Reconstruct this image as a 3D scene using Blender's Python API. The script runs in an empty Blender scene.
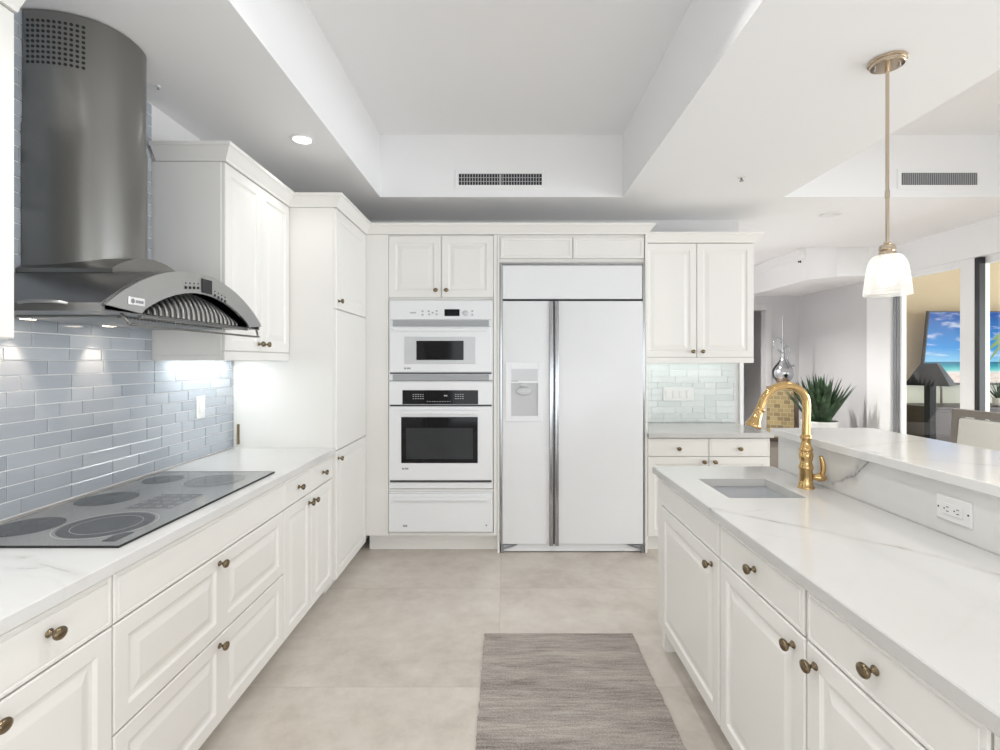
import bpy, bmesh, math, random
from mathutils import Vector, Matrix
random.seed(7)
PI = math.pi
SC = bpy.context.scene
COL = SC.collection

# ------------------------------------------------------------------ camera, world, daylight, exposure
cam_d = bpy.data.cameras.new('camera')
cam = bpy.data.objects.new('camera', cam_d); COL.objects.link(cam)
cam.location = (0, 0, 1.40); cam.rotation_euler = (PI / 2, 0, 0)
cam_d.sensor_width = 36; cam_d.lens = 18.0
cam_d.shift_x = -0.006; cam_d.shift_y = -0.014
cam_d.clip_start = 0.05
SC.camera = cam
SC.view_settings.view_transform = 'Standard'
SC.view_settings.look = 'None'
SC.view_settings.gamma = 1.0
SC.view_settings.use_curve_mapping = False
SC.view_settings.exposure = 0.06
SC.cycles.use_denoising = True
SC.cycles.max_bounces = 10
SC.cycles.diffuse_bounces = 6
SC.cycles.sample_clamp_indirect = 8

W = bpy.data.worlds.new('sky'); SC.world = W; W.use_nodes = True
W.node_tree.nodes['Background'].inputs[0].default_value = (0.93, 0.97, 1.0, 1)
W.node_tree.nodes['Background'].inputs[1].default_value = 1.0

def area(name, loc, rot, sx, sy, power, col=(1, 1, 1)):
    d = bpy.data.lights.new(name, 'AREA'); d.shape = 'RECTANGLE'; d.size = sx; d.size_y = sy
    d.energy = power; d.color = col
    o = bpy.data.objects.new(name, d); COL.objects.link(o); o.location = loc; o.rotation_euler = rot
    return o
# fill lamp added behind the camera, and daylight through the sunroom's windows
area('rear_fill', (1.2, -2.95, 1.1), (PI / 2, 0, 0), 4.6, 1.9, 58, (0.92, 0.97, 1.0))
area('daylight_sunroom', (8.1, 1.2, 1.25), (PI / 2, 0, PI / 2), 9.4, 2.3, 385, (0.90, 0.96, 1.0))

# ------------------------------------------------------------------ helpers
def B(): return bmesh.new()

def box(bm, x0, x1, y0, y1, z0, z1, bev=0.0, seg=2):
    t = bmesh.new()
    bmesh.ops.create_cube(t, size=1.0)
    for v in t.verts:
        v.co = Vector((x0 + (v.co.x + .5) * (x1 - x0), y0 + (v.co.y + .5) * (y1 - y0), z0 + (v.co.z + .5) * (z1 - z0)))
    if bev > 0:
        bmesh.ops.bevel(t, geom=list(t.edges), offset=bev, segments=seg, affect='EDGES', profile=0.5)
    merge(bm, t)

def merge(bm, t, mtx=None):
    if mtx is not None: t.transform(mtx)
    m = bpy.data.meshes.new('tmp'); t.to_mesh(m); t.free()
    bm.from_mesh(m); bpy.data.meshes.remove(m)

def ring_surface(bm, rects):
    """rects: list of 4-point loops (or equal-length loops) bridged in order; the last is filled"""
    prev = None
    for pts in rects:
        vs = [bm.verts.new(p) for p in pts]
        if prev:
            n = len(vs)
            for i in range(n):
                bm.faces.new((prev[i], prev[(i + 1) % n], vs[(i + 1) % n], vs[i]))
        prev = vs
    bm.faces.new(prev)

def rect(x0, x1, z0, z1, y): return [(x0, y, z0), (x1, y, z0), (x1, y, z1), (x0, y, z1)]

def lathe(bm, prof, seg=32, center=(0, 0, 0), axis='z', arc=None):
    rot = Matrix.Identity(3)
    if axis == '-y': rot = Matrix.Rotation(PI / 2, 3, 'X')
    if axis == 'x': rot = Matrix.Rotation(PI / 2, 3, 'Y')
    if axis == '-z': rot = Matrix.Rotation(PI, 3, 'X')
    c = Vector(center)
    loops = []
    for r, z in prof:
        if r < 1e-6:
            loops.append([bm.verts.new(c + rot @ Vector((0, 0, z)))])
        else:
            loops.append([bm.verts.new(c + rot @ Vector((r * math.cos(2 * PI * i / seg), r * math.sin(2 * PI * i / seg), z))) for i in range(seg)])
    for a, b in zip(loops, loops[1:]):
        if len(a) == 1 and len(b) == 1: continue
        for i in range(seg):
            j = (i + 1) % seg
            if len(a) == 1: bm.faces.new((a[0], b[i], b[j]))
            elif len(b) == 1: bm.faces.new((a[i], a[j], b[0]))
            else: bm.faces.new((a[i], a[j], b[j], b[i]))
    for L in (loops[0], loops[-1]):
        if len(L) > 1: bm.faces.new(L)

def tube(bm, pts, r, seg=12, caps=True):
    pts = [Vector(p) for p in pts]; n = len(pts)
    rs = [r] * n if not isinstance(r, (list, tuple)) else list(r)
    tang = []
    for i in range(n):
        a = pts[max(i - 1, 0)]; b = pts[min(i + 1, n - 1)]
        tang.append((b - a).normalized())
    up = Vector((0, 0, 1)) if abs(tang[0].z) < 0.9 else Vector((0, 1, 0))
    nrm = (up - tang[0] * up.dot(tang[0])).normalized()
    loops = []
    for i in range(n):
        nrm = (nrm - tang[i] * nrm.dot(tang[i])).normalized()
        bi = tang[i].cross(nrm)
        loops.append([bm.verts.new(pts[i] + (nrm * math.cos(2 * PI * k / seg) + bi * math.sin(2 * PI * k / seg)) * rs[i]) for k in range(seg)])
    for a, b in zip(loops, loops[1:]):
        for k in range(seg):
            bm.faces.new((a[k], a[(k + 1) % seg], b[(k + 1) % seg], b[k]))
    if caps:
        bm.faces.new(loops[0]); bm.faces.new(loops[-1])

def smooth_path(pts, n=8):
    P = [Vector(p) for p in pts]; out = []
    for i in range(len(P) - 1):
        p0 = P[max(i - 1, 0)]; p1 = P[i]; p2 = P[i + 1]; p3 = P[min(i + 2, len(P) - 1)]
        for k in range(n):
            t = k / n
            out.append(0.5 * ((2 * p1) + (p2 - p0) * t + (2 * p0 - 5 * p1 + 4 * p2 - p3) * t * t + (3 * p1 - p0 - 3 * p2 + p3) * t ** 3))
    out.append(P[-1]); return out

def prism(bm, poly, f0, f1):
    """poly: list of 2-D points; f0, f1 map a point to 3-D on the two ends"""
    a = [bm.verts.new(f0(p)) for p in poly]; b = [bm.verts.new(f1(p)) for p in poly]
    n = len(poly)
    bm.faces.new(a); bm.faces.new(b)
    for i in range(n):
        bm.faces.new((a[i], a[(i + 1) % n], b[(i + 1) % n], b[i]))

def wm(o):
    m = o.matrix_basis.copy()
    while o.parent: o = o.parent; m = o.matrix_basis @ m
    return m

def obj(name, bm, m, parent=None, smooth=None, local=False):
    if parent is not None and not local: bm.transform(wm(parent).inverted())
    bmesh.ops.recalc_face_normals(bm, faces=list(bm.faces))
    me = bpy.data.meshes.new(name); bm.to_mesh(me); bm.free()
    if m: me.materials.append(m)
    if smooth:
        me.shade_smooth(); me.set_sharp_from_angle(angle=math.radians(smooth))
    o = bpy.data.objects.new(name, me); COL.objects.link(o)
    if parent is not None: o.parent = parent
    return o

def tag(o, label, cat, group=None):
    o['label'] = label; o['category'] = cat
    if group: o['group'] = group
    return o

def thing(name, label, cat, loc=(0, 0, 0), rz=0.0, group=None):
    o = bpy.data.objects.new(name, None); o.empty_display_size = 0.1; COL.objects.link(o)
    o.location = loc; o.rotation_euler = (0, 0, rz)
    return tag(o, label, cat, group)

def struct(name, bm, m, smooth=None):
    o = obj(name, bm, m, None, smooth); o['kind'] = 'structure'; return o

# ------------------------------------------------------------------ materials
def lin(c):
    c /= 255.0
    return c / 12.92 if c <= 0.04045 else ((c + 0.055) / 1.055) ** 2.4
def rgb(r, g, b): return (lin(r), lin(g), lin(b), 1)

class NT:
    def __init__(s, name):
        s.m = bpy.data.materials.new(name); s.m.use_nodes = True
        s.t = s.m.node_tree; s.b = s.t.nodes['Principled BSDF']; s.out = s.t.nodes['Material Output']
    def n(s, t, **k):
        x = s.t.nodes.new(t)
        for a, v in k.items(): setattr(x, a, v)
        return x
    def put(s, sock, v):
        if hasattr(v, 'links'): s.t.links.new(v, sock)
        else: sock.default_value = v
    def math(s, op, a, b=0.0, c=0.0, clamp=False):
        x = s.n('ShaderNodeMath', operation=op, use_clamp=clamp)
        s.put(x.inputs[0], a); s.put(x.inputs[1], b); s.put(x.inputs[2], c)
        return x.outputs[0]
    def vm(s, op, a, b=(0, 0, 0)):
        x = s.n('ShaderNodeVectorMath', operation=op)
        s.put(x.inputs[0], a)
        if op == 'SCALE': s.put(x.inputs['Scale'], b)
        else: s.put(x.inputs[1], b)
        return x.outputs['Value'] if op in ('DOT_PRODUCT', 'LENGTH', 'DISTANCE') else x.outputs['Vector']
    def pos(s): return s.n('ShaderNodeNewGeometry').outputs['Position']
    def xyz(s, v):
        x = s.n('ShaderNodeSeparateXYZ'); s.put(x.inputs[0], v); return x.outputs
    def noise(s, vec, scale, detail=3.0, rough=0.55, dist=0.0, out=0):
        x = s.n('ShaderNodeTexNoise'); s.put(x.inputs['Vector'], vec)
        x.inputs['Scale'].default_value = scale; x.inputs['Detail'].default_value = detail
        x.inputs['Roughness'].default_value = rough; x.inputs['Distortion'].default_value = dist
        return x.outputs[out]
    def ramp(s, fac, stops):
        x = s.n('ShaderNodeValToRGB'); s.put(x.inputs[0], fac)
        e = x.color_ramp.elements
        while len(e) < len(stops): e.new(0.5)
        for el, (p, c) in zip(e, stops): el.position = p; el.color = c
        return x.outputs[0]
    def mix(s, f, a, b):
        x = s.n('ShaderNodeMix', data_type='RGBA')
        s.put(x.inputs[0], f); s.put(x.inputs[6], a); s.put(x.inputs[7], b); return x.outputs[2]
    def bump(s, h, strength=0.2, dist=0.01):
        x = s.n('ShaderNodeBump'); x.inputs['Strength'].default_value = strength; x.inputs['Distance'].default_value = dist
        s.put(x.inputs['Height'], h); s.t.links.new(x.outputs[0], s.b.inputs['Normal'])
    def set(s, **k):
        names = dict(col='Base Color', rough='Roughness', metal='Metallic', coat='Coat Weight', spec='Specular IOR Level', trans='Transmission Weight', ior='IOR', ecol='Emission Color', estr='Emission Strength', alpha='Alpha')
        for a, v in k.items(): s.put(s.b.inputs[names[a]], v)
        return s

def plain(name, col, rough=0.5, metal=0.0, var=0.02, scale=9.0, **k):
    t = NT(name)
    if var > 0:
        f = t.noise(t.pos(), scale, 3)
        d = tuple(c * (1 - var * 2) for c in col[:3]) + (1,)
        t.set(col=t.mix(f, d, col))
    else: t.set(col=col)
    t.set(rough=rough, metal=metal, **k)
    return t.m

def emit(name, col, strength):
    t = NT(name); t.set(col=(0.8, 0.8, 0.8, 1), ecol=col, estr=strength); return t.m

def marble(name, lines, base=(205, 204, 202), rough=0.14, soft=0.25):
    t = NT(name); P = t.pos()
    wob = t.vm('SCALE', t.vm('SUBTRACT', t.noise(P, 5.5, 4, 0.6, out=1), (0.5, 0.5, 0.5)), 0.055)
    Q = t.vm('ADD', P, wob)
    # faint all-over clouding and thin hairline veins
    col = t.ramp(t.noise(P, 1.7, 5), [(0.3, rgb(*[c - 7 for c in base])), (0.65, rgb(*base))])
    v = t.n('ShaderNodeTexVoronoi', feature='DISTANCE_TO_EDGE'); v.inputs['Scale'].default_value = 1.5
    t.put(v.inputs['Vector'], t.vm('ADD', Q, wob))
    hair = t.math('MULTIPLY', t.math('SUBTRACT', 1.0, t.math('DIVIDE', v.outputs['Distance'], 0.012), clamp=True),
                  t.math('MULTIPLY', t.math('SUBTRACT', t.noise(P, 1.1, 2), 0.47, clamp=True), soft * 4))
    col = t.mix(hair, col, rgb(186, 182, 176))
    for p0, p1, w, strength, c in lines:
        p0 = Vector(p0); d = Vector(p1) - p0
        rel = t.vm('SUBTRACT', Q, tuple(p0))
        tt = t.math('DIVIDE', t.vm('DOT_PRODUCT', rel, tuple(d)), d.length_squared)
        tt = t.math('MAXIMUM', t.math('MINIMUM', tt, 1.0), 0.0)
        near = t.vm('SCALE', tuple(d), tt)
        dist = t.vm('LENGTH', t.vm('SUBTRACT', rel, near))
        core = t.math('SUBTRACT', 1.0, t.math('DIVIDE', dist, w), clamp=True)
        halo = t.math('MULTIPLY', t.math('SUBTRACT', 1.0, t.math('DIVIDE', dist, w * 4), clamp=True), 0.3)
        brk = t.math('MULTIPLY', t.math('SUBTRACT', t.noise(P, 14, 2), 0.1, clamp=True), 2.4, clamp=True)
        col = t.mix(t.math('MULTIPLY', t.math('MULTIPLY', t.math('MAXIMUM', core, halo), strength), brk), col, rgb(*c))
    t.set(col=col, rough=rough, spec=0.5)
    return t.m

M = {}
M['cab'] = plain('white_painted_cabinet', rgb(236, 234, 230), 0.32, var=0.008)
M['appliance'] = plain('white_enamel', rgb(234, 235, 237), 0.28, var=0.005, coat=0.15)
M['appliance_grey'] = plain('pale_grey_enamel', rgb(202, 204, 206), 0.2, var=0.005)
M['wall'] = plain('off_white_wall_paint', rgb(222, 221, 220), 0.8, var=0.01)
M['ceil'] = plain('white_ceiling_paint', rgb(240, 240, 241), 0.9, var=0.006)
M['greige'] = plain('greige_wall_paint', rgb(203, 202, 203), 0.8, var=0.012)
M['cream'] = plain('cream_wall_paint', rgb(196, 180, 150), 0.8, var=0.015)
M['trimwhite'] = plain('white_gloss_trim', rgb(240, 240, 240), 0.35, var=0.005)
M['dark'] = plain('dark_recess', rgb(38, 38, 40), 0.6, var=0.03)
M['black'] = plain('satin_black', rgb(24, 25, 28), 0.35, var=0.05)
M['lampblack'] = plain('lamp_black', rgb(12, 12, 14), 0.45, var=0.05, spec=0.2)
M['blackglass'] = plain('black_oven_glass', rgb(16, 17, 18), 0.06, var=0.1, scale=4, spec=0.22)
M['slot'] = plain('grey_louvre', rgb(176, 178, 180), 0.4, var=0.02)
M['grey'] = plain('aluminium_grey', rgb(150, 152, 156), 0.35, metal=0.6)
M['chrome'] = plain('chrome', rgb(178, 179, 182), 0.2, metal=1.0, var=0.0)
M['silver'] = plain('silver_mercury_glass', rgb(200, 202, 206), 0.08, metal=1.0, var=0.06, scale=16)
M['brass'] = plain('antique_brass', rgb(142, 126, 102), 0.24, metal=1.0, var=0.2, scale=60)
M['gold'] = plain('polished_gold', rgb(212, 178, 124), 0.07, metal=1.0, var=0.05, scale=40)
M['nickel'] = plain('polished_nickel', rgb(206, 190, 170), 0.14, metal=1.0, var=0.02)
M['plastic'] = plain('white_plastic_plate', rgb(228, 228, 226), 0.3, var=0.0)
M['pot'] = plain('white_ceramic', rgb(236, 236, 234), 0.25, var=0.01)
M['soil'] = plain('dark_soil', rgb(52, 44, 36), 0.95, var=0.3, scale=60)
M['espresso'] = plain('espresso_wood', rgb(58, 44, 38), 0.4, var=0.2, scale=14)
M['brownwood'] = plain('brown_wood', rgb(128, 104, 76), 0.45, var=0.15, scale=20)
M['linen'] = plain('cream_linen', rgb(226, 222, 214), 0.85, var=0.03, scale=160)
M['taupe'] = plain('taupe_wood_frame', rgb(140, 132, 124), 0.5, var=0.08, scale=30)
M['led'] = emit('under_cabinet_led', (0.95, 1.0, 0.98, 1), 4.6)
M['led_bright'] = emit('bright_under_cabinet_led', (0.95, 1.0, 0.99, 1), 24.0)
M['led_can'] = emit('recessed_lamp', (1.0, 0.97, 0.92, 1), 9.0)
M['halogen'] = emit('halogen_lens', (1.0, 0.84, 0.66, 1), 12.0)
M['bulb'] = emit('pendant_bulb', (1.0, 0.93, 0.82, 1), 3.0)

def steel(name, col, rough, vertical=True):
    t = NT(name); p = t.xyz(t.pos())
    c = t.n('ShaderNodeCombineXYZ')
    if vertical: t.put(c.inputs[0], t.math('MULTIPLY', p[0], 60)); t.put(c.inputs[1], t.math('MULTIPLY', p[1], 60)); t.put(c.inputs[2], t.math('MULTIPLY', p[2], 1.2))
    else: t.put(c.inputs[0], t.math('MULTIPLY', p[0], 60)); t.put(c.inputs[1], t.math('MULTIPLY', p[1], 1.2)); t.put(c.inputs[2], t.math('MULTIPLY', p[2], 60))
    f = t.noise(c.outputs[0], 2.0, 3)
    t.set(col=t.mix(f, tuple(x * .95 for x in col[:3]) + (1,), col), metal=1.0,
          rough=t.math('ADD', rough - 0.015, t.math('MULTIPLY', f, 0.03)))
    return t.m
M['steel'] = steel('brushed_steel', rgb(144, 143, 140), 0.3)
M['steel_light'] = steel('brushed_steel_panel', rgb(190, 190, 188), 0.34, False)
M['steel_dark'] = steel('brushed_steel_canopy', rgb(140, 140, 140), 0.32, False)

def make_floor():
    t = NT('porcelain_floor_tile'); P = t.pos(); x, y, z = t.xyz(P)
    def grid(c, off, size):
        f = t.math('FRACT', t.math('DIVIDE', t.math('ADD', c, off), size))
        return t.math('MULTIPLY', t.math('MINIMUM', f, t.math('SUBTRACT', 1.0, f)), size), t.math('FLOOR', t.math('DIVIDE', t.math('ADD', c, off), size))
    gx, ix = grid(x, 0.035 + 11.1, 1.11); gy, iy = grid(y, -2.178 + 9.46, 0.946)
    d = t.math('MINIMUM', gx, gy)
    grout = t.math('LESS_THAN', d, 0.0022)
    c = t.n('ShaderNodeCombineXYZ'); t.put(c.inputs[0], ix); t.put(c.inputs[1], iy)
    wn = t.n('ShaderNodeTexWhiteNoise'); t.put(wn.inputs[0], c.outputs[0])
    off = t.vm('SCALE', wn.outputs['Color'], 9.0)
    Q = t.vm('ADD', P, off)
    f1 = t.noise(Q, 1.8, 6, 0.62, 0.6); f2 = t.noise(Q, 9, 5, 0.7)
    f = t.math('ADD', t.math('MULTIPLY', f1, 0.6), t.math('MULTIPLY', f2, 0.42))
    col = t.ramp(f, [(0.32, rgb(176, 167, 158)), (0.5, rgb(198, 190, 181)), (0.68, rgb(212, 206, 198))])
    col = t.mix(t.math('MULTIPLY', grout, 0.55), col, rgb(170, 163, 153))
    t.set(col=col, rough=t.math('ADD', 0.34, t.math('MULTIPLY', f2, 0.12)), spec=0.4)
    t.bump(t.math('SUBTRACT', f2, grout), 0.06, 0.004)
    return t.m
M['floor'] = make_floor()

def make_tile(name, a, b, rough=0.1):
    t = NT(name)
    g = t.n('ShaderNodeNewGeometry')
    f = g.outputs['Random Per Island']
    streak = t.noise(t.vm('MULTIPLY', t.pos(), (14, 3, 60)), 1.0, 3)
    col = t.mix(f, rgb(*a), rgb(*b))
    col = t.mix(t.math('MULTIPLY', streak, 0.25), col, rgb(*[min(255, c + 16) for c in b]))
    t.set(col=col, rough=rough, coat=0.4)
    t.bump(streak, 0.03, 0.004)
    return t.m
M['tile_blue'] = make_tile('blue_grey_glass_tile', (154, 161, 170), (178, 184, 191), 0.16)
M['tile_green'] = make_tile('pale_green_glass_tile', (205, 212, 210), (218, 223, 221), 0.12)
M['grout'] = plain('white_grout', rgb(240, 240, 240), 0.9)

def make_rug():
    t = NT('woven_rug'); P = t.pos()
    s = t.noise(t.vm('MULTIPLY', P, (7, 75, 1)), 1.0, 5, 0.7)
    s2 = t.noise(t.vm('MULTIPLY', P, (1.2, 9, 1)), 1.0, 3)
    k = t.noise(t.vm('MULTIPLY', P, (150, 150, 1)), 1.0, 2)
    f = t.math('ADD', t.math('ADD', t.math('MULTIPLY', s, 0.42), t.math('MULTIPLY', s2, 0.34)), t.math('MULTIPLY', k, 0.30))
    col = t.ramp(f, [(0.36, rgb(84, 78, 74)), (0.46, rgb(136, 129, 124)), (0.54, rgb(160, 153, 147)), (0.64, rgb(184, 177, 168)), (0.76, rgb(158, 152, 150))])
    t.set(col=col, rough=0.95, spec=0.1)
    t.bump(k, 0.6, 0.006)
    return t.m
M['rug'] = make_rug()

def make_glass():
    t = NT('clear_pane')
    tr = t.n('ShaderNodeBsdfTransparent'); gl = t.n('ShaderNodeBsdfGlossy'); gl.inputs['Roughness'].default_value = 0.02
    fr = t.n('ShaderNodeFresnel'); fr.inputs[0].default_value = 1.45
    mx = t.n('ShaderNodeMixShader'); t.put(mx.inputs[0], t.math('MULTIPLY', fr.outputs[0], 0.09)); t.t.links.new(tr.outputs[0], mx.inputs[1]); t.t.links.new(gl.outputs[0], mx.inputs[2])
    t.t.links.new(mx.outputs[0], t.out.inputs[0]); return t.m
M['pane'] = make_glass()

def make_shade_glass():
    t = NT('ribbed_white_glass')
    tr = t.n('ShaderNodeBsdfTransparent'); tl = t.n('ShaderNodeBsdfTranslucent'); gl = t.n('ShaderNodeBsdfGlossy'); gl.inputs['Roughness'].default_value = 0.1
    tl.inputs[0].default_value = (0.98, 0.96, 0.92, 1)
    m1 = t.n('ShaderNodeMixShader'); m1.inputs[0].default_value = 0.5; t.t.links.new(tr.outputs[0], m1.inputs[1]); t.t.links.new(tl.outputs[0], m1.inputs[2])
    m2 = t.n('ShaderNodeMixShader'); m2.inputs[0].default_value = 0.14; t.t.links.new(m1.outputs[0], m2.inputs[1]); t.t.links.new(gl.outputs[0], m2.inputs[2])
    t.t.links.new(m2.outputs[0], t.out.inputs[0]); return t.m
M['shade_glass'] = make_shade_glass()

def make_cooktop():
    t = NT('speckled_ceramic_glass')
    f = t.noise(t.pos(), 420, 1)
    t.set(col=t.ramp(f, [(0.4, rgb(116, 116, 115)), (0.6, rgb(146, 146, 144))]), rough=0.09, coat=0.3)
    return t.m
M['ceramic'] = make_cooktop()
M['burner'] = plain('burner_zone', rgb(66, 66, 67), 0.12, var=0.05)
M['burner_pale'] = plain('burner_zone_pale', rgb(104, 104, 104), 0.12, var=0.05)
M['ringline'] = plain('burner_ring_print', rgb(170, 170, 168), 0.15, var=0.0)

def make_mosaic():
    t = NT('gold_mosaic')
    b = t.n('ShaderNodeTexBrick'); tc = t.n('ShaderNodeTexCoord')
    t.put(b.inputs['Vector'], t.vm('MULTIPLY', tc.outputs['Generated'], (0.32, 1.0, 0.0)))
    mp = t.n('ShaderNodeCombineXYZ'); g = t.xyz(tc.outputs['Generated'])
    t.put(mp.inputs[0], t.math('MULTIPLY', g[0], 0.32)); t.put(mp.inputs[1], t.math('MULTIPLY', g[2], 0.64))
    t.put(b.inputs['Vector'], mp.outputs[0])
    b.inputs['Color1'].default_value = rgb(164, 146, 104); b.inputs['Color2'].default_value = rgb(112, 94, 64); b.inputs['Mortar'].default_value = rgb(168, 158, 130)
    b.inputs['Scale'].default_value = 10; b.inputs['Mortar Size'].default_value = 0.03; b.inputs['Brick Width'].default_value = 0.8; b.inputs['Row Height'].default_value = 0.55
    t.set(col=b.outputs[0], rough=0.25); return t.m
M['mosaic'] = make_mosaic()

def make_screen():
    t = NT('beach_on_screen'); tc = t.n('ShaderNodeTexCoord'); g = t.xyz(tc.outputs['Generated'])
    x, z = g[0], g[2]
    c = t.n('ShaderNodeCombineXYZ'); t.put(c.inputs[0], t.math('MULTIPLY', x, 2.2)); t.put(c.inputs[1], t.math('MULTIPLY', z, 4.4))
    cl = t.noise(c.outputs[0], 1.6, 6, 0.6, 0.4)
    sky = t.ramp(z, [(0.30, rgb(140, 208, 240)), (0.5, rgb(30, 146, 222)), (0.95, rgb(0, 84, 166))])
    sky = t.mix(t.math('MULTIPLY', t.math('SUBTRACT', cl, 0.52, clamp=True), 6.0, clamp=True), sky, rgb(240, 246, 250))
    wav = t.math('ADD', z, t.math('MULTIPLY', t.math('SUBTRACT', t.noise(c.outputs[0], 4, 2), 0.5), 0.03))
    sea = t.ramp(wav, [(0.15, rgb(236, 240, 236)), (0.18, rgb(120, 214, 210)), (0.24, rgb(22, 160, 176)), (0.30, rgb(6, 94, 140))])
    sand = t.ramp(t.noise(c.outputs[0], 9, 3), [(0.4, rgb(232, 216, 204)), (0.6, rgb(246, 236, 226))])
    col = t.mix(t.math('GREATER_THAN', z, 0.30), sea, sky)
    col = t.mix(t.math('LESS_THAN', wav, 0.15), col, sand)
    t.set(col=(0.01, 0.01, 0.01, 1), ecol=col, estr=1.0, rough=0.4, spec=0.05); return t.m
M['screen'] = make_screen()
M['palm_green'] = NT('palm_on_screen_green').set(col=(0, 0, 0, 1), ecol=rgb(96, 142, 40), estr=0.9).m
M['palm_brown'] = NT('palm_on_screen_brown').set(col=(0, 0, 0, 1), ecol=rgb(116, 88, 58), estr=0.9).m

def make_leaf():
    t = NT('agave_leaf'); f = t.noise(t.pos(), 12, 3)
    t.set(col=t.ramp(f, [(0.35, rgb(28, 48, 30)), (0.55, rgb(52, 80, 50)), (0.72, rgb(98, 124, 92))]), rough=0.45); return t.m
M['leaf'] = make_leaf()

GREYV = (128, 126, 128); GOLDV = (158, 151, 140)
M['island_top'] = marble('island_quartz', [
    ((0.74, 1.80, .87), (0.94, 1.60, .87), .007, 1.0, GREYV), ((0.94, 1.60, .87), (1.12, 1.42, .87), .006, 1.0, GOLDV),
    ((1.12, 1.42, .87), (1.30, 1.10, .87), .006, 1.0, GOLDV), ((0.80, 1.74, .87), (0.90, 1.78, .87), .004, .4, GREYV)])
M['bar_quartz'] = marble('bar_quartz', lines=[
    ((1.345, 2.06, .90), (1.345, 1.95, .95), .012, 1.0, (120, 118, 124)), ((1.345, 1.95, .95), (1.345, 1.82, 1.06), .010, 1.0, (132, 130, 134)),
    ((1.345, 1.94, .96), (1.345, 1.91, 1.03), .007, .8, GREYV), ((1.345, 2.3, .99), (1.345, 2.06, .90), .006, .6, GREYV),
    ((1.32, 1.75, 1.065), (1.8, 1.45, 1.065), .006, .5, GOLDV), ((1.35, 1.95, 1.065), (1.75, 2.1, 1.065), .006, .4, GOLDV)], base=(224, 223, 220))
M['left_top'] = marble('left_quartz', base=(220, 219, 217), lines=[
    ((-1.55, 1.36, .87), (-1.30, 1.35, .87), .006, .7, GOLDV), ((-1.30, 1.35, .87), (-1.03, 1.22, .87), .006, .6, GOLDV), ((-1.45, 1.30, .87), (-1.2, 1.28, .87), .005, .5, GREYV)])
M['right_top'] = marble('back_quartz', [((1.7, 3.8, .87), (1.96, 3.7, .87), .006, .5, GREYV)])

# ------------------------------------------------------------------ the setting
WL, YB, YF, XR = -1.67, 4.30, 3.70, 4.10      # left wall, back wall, back cabinet fronts, right wall
ZC, ZT = 2.61, 3.07                            # flat ceiling, tray ceiling
b = B(); box(b, -1.9, 9.0, -3.4, 9.0, -0.12, -0.02); struct('floor', b, M['floor'])
b = B(); box(b, WL - .12, WL, -3.2, YB + .12, -.019, 3.2); struct('wall_left', b, M['wall'])
b = B(); box(b, WL, 2.0, YB, YB + .12, -.019, 3.2); struct('wall_back', b, M['wall'])
b = B(); box(b, 2.003, 2.035, YB - .02, YB + .14, -.019, 2.40, .004); struct('trim_1', b, M['trimwhite'])
# unseen rear wall with a wide opening added to let light in
b = B()
box(b, WL, -1.2, -3.2, -3.05, -.019, 3.2); box(b, 3.6, 4.3, -3.2, -3.05, -.019, 3.2); box(b, -1.2, 3.6, -3.2, -3.05, 2.45, 3.2)
struct('wall_rear', b, M['wall'])
# ceiling with the kitchen tray and the dining tray
b = B()
box(b, WL, -0.93, -3.05, YB, ZC, 3.12)
box(b, -0.93, XR, 3.69, YB, ZC, 3.12); box(b, 2.0, XR, YB, 5.3, ZC, 3.12); box(b, WL, 2.0, YB, YB + .01, ZC, 3.12)
box(b, 0.862, 2.05, -3.05, 3.69, ZC, 3.12)
box(b, 3.75, XR + .1, -3.05, 3.69, ZC, 3.12)
box(b, -0.93, 0.862, -3.05, -0.9, ZC, 3.12); box(b, 2.05, 3.75, -3.05, -0.9, ZC, 3.12)
box(b, WL, XR + .1, -3.05, YB, ZT, 3.2)
struct('ceiling', b, M['ceil'])
b = B(); box(b, 1.9, XR, 5.3, 7.0, 2.67, 2.8); struct('ceiling_hall', b, M['ceil'])
b = B(); prism(b, [(3.37, 7.0), (3.37, 5.62), (3.56, 5.38), (3.85, 5.302), (XR, 5.302), (XR, 7.0)], lambda p: (p[0], p[1], 2.31), lambda p: (p[0], p[1], 2.668)); struct('trim_2', b, M['ceil'])         # soffit beam over the hall
b = B()
prism(b, [(3.37, 2.575), (3.355, 2.575), (3.345, 2.60), (3.31, 2.635), (3.29, 2.645), (3.29, 2.668), (3.37, 2.668)],
      lambda p: (p[0], 5.615, p[1]), lambda p: (p[0], 6.99, p[1]))
struct('trim_3', b, M['trimwhite'])
# far hall wall with doorway
b = B()
box(b, 1.9, 2.75, 7.0, 7.12, -.019, 2.8); box(b, 3.63, XR + .1, 7.0, 7.12, -.019, 2.8); box(b, 2.75, 3.63, 7.0, 7.12, 2.11, 2.8)
struct('wall_far', b, M['greige'])
b = B()
box(b, 3.63, 3.71, 6.98, 7.0, -.019, 2.19, .004); box(b, 2.67, 2.75, 6.98, 7.0, -.019, 2.19, .004); box(b, 2.75, 3.63, 6.98, 7.0, 2.11, 2.19, .004)
struct('trim_4', b, M['greige'])
b = B(); box(b, 2.5, 2.6, 7.12, 8.6, -.019, 2.6); box(b, 4.1, 4.2, 7.12, 8.6, -.019, 2.6); box(b, 2.5, 4.2, 8.6, 8.7, -.019, 2.6); box(b, 2.5, 4.2, 7.12, 8.7, 2.5, 2.6)
struct('wall_passage', b, M['greige'])
b = B(); box(b, 1.9, 2.0, YB + .12, 7.0, -.019, 2.8); struct('wall_hall', b, M['greige'])
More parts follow.
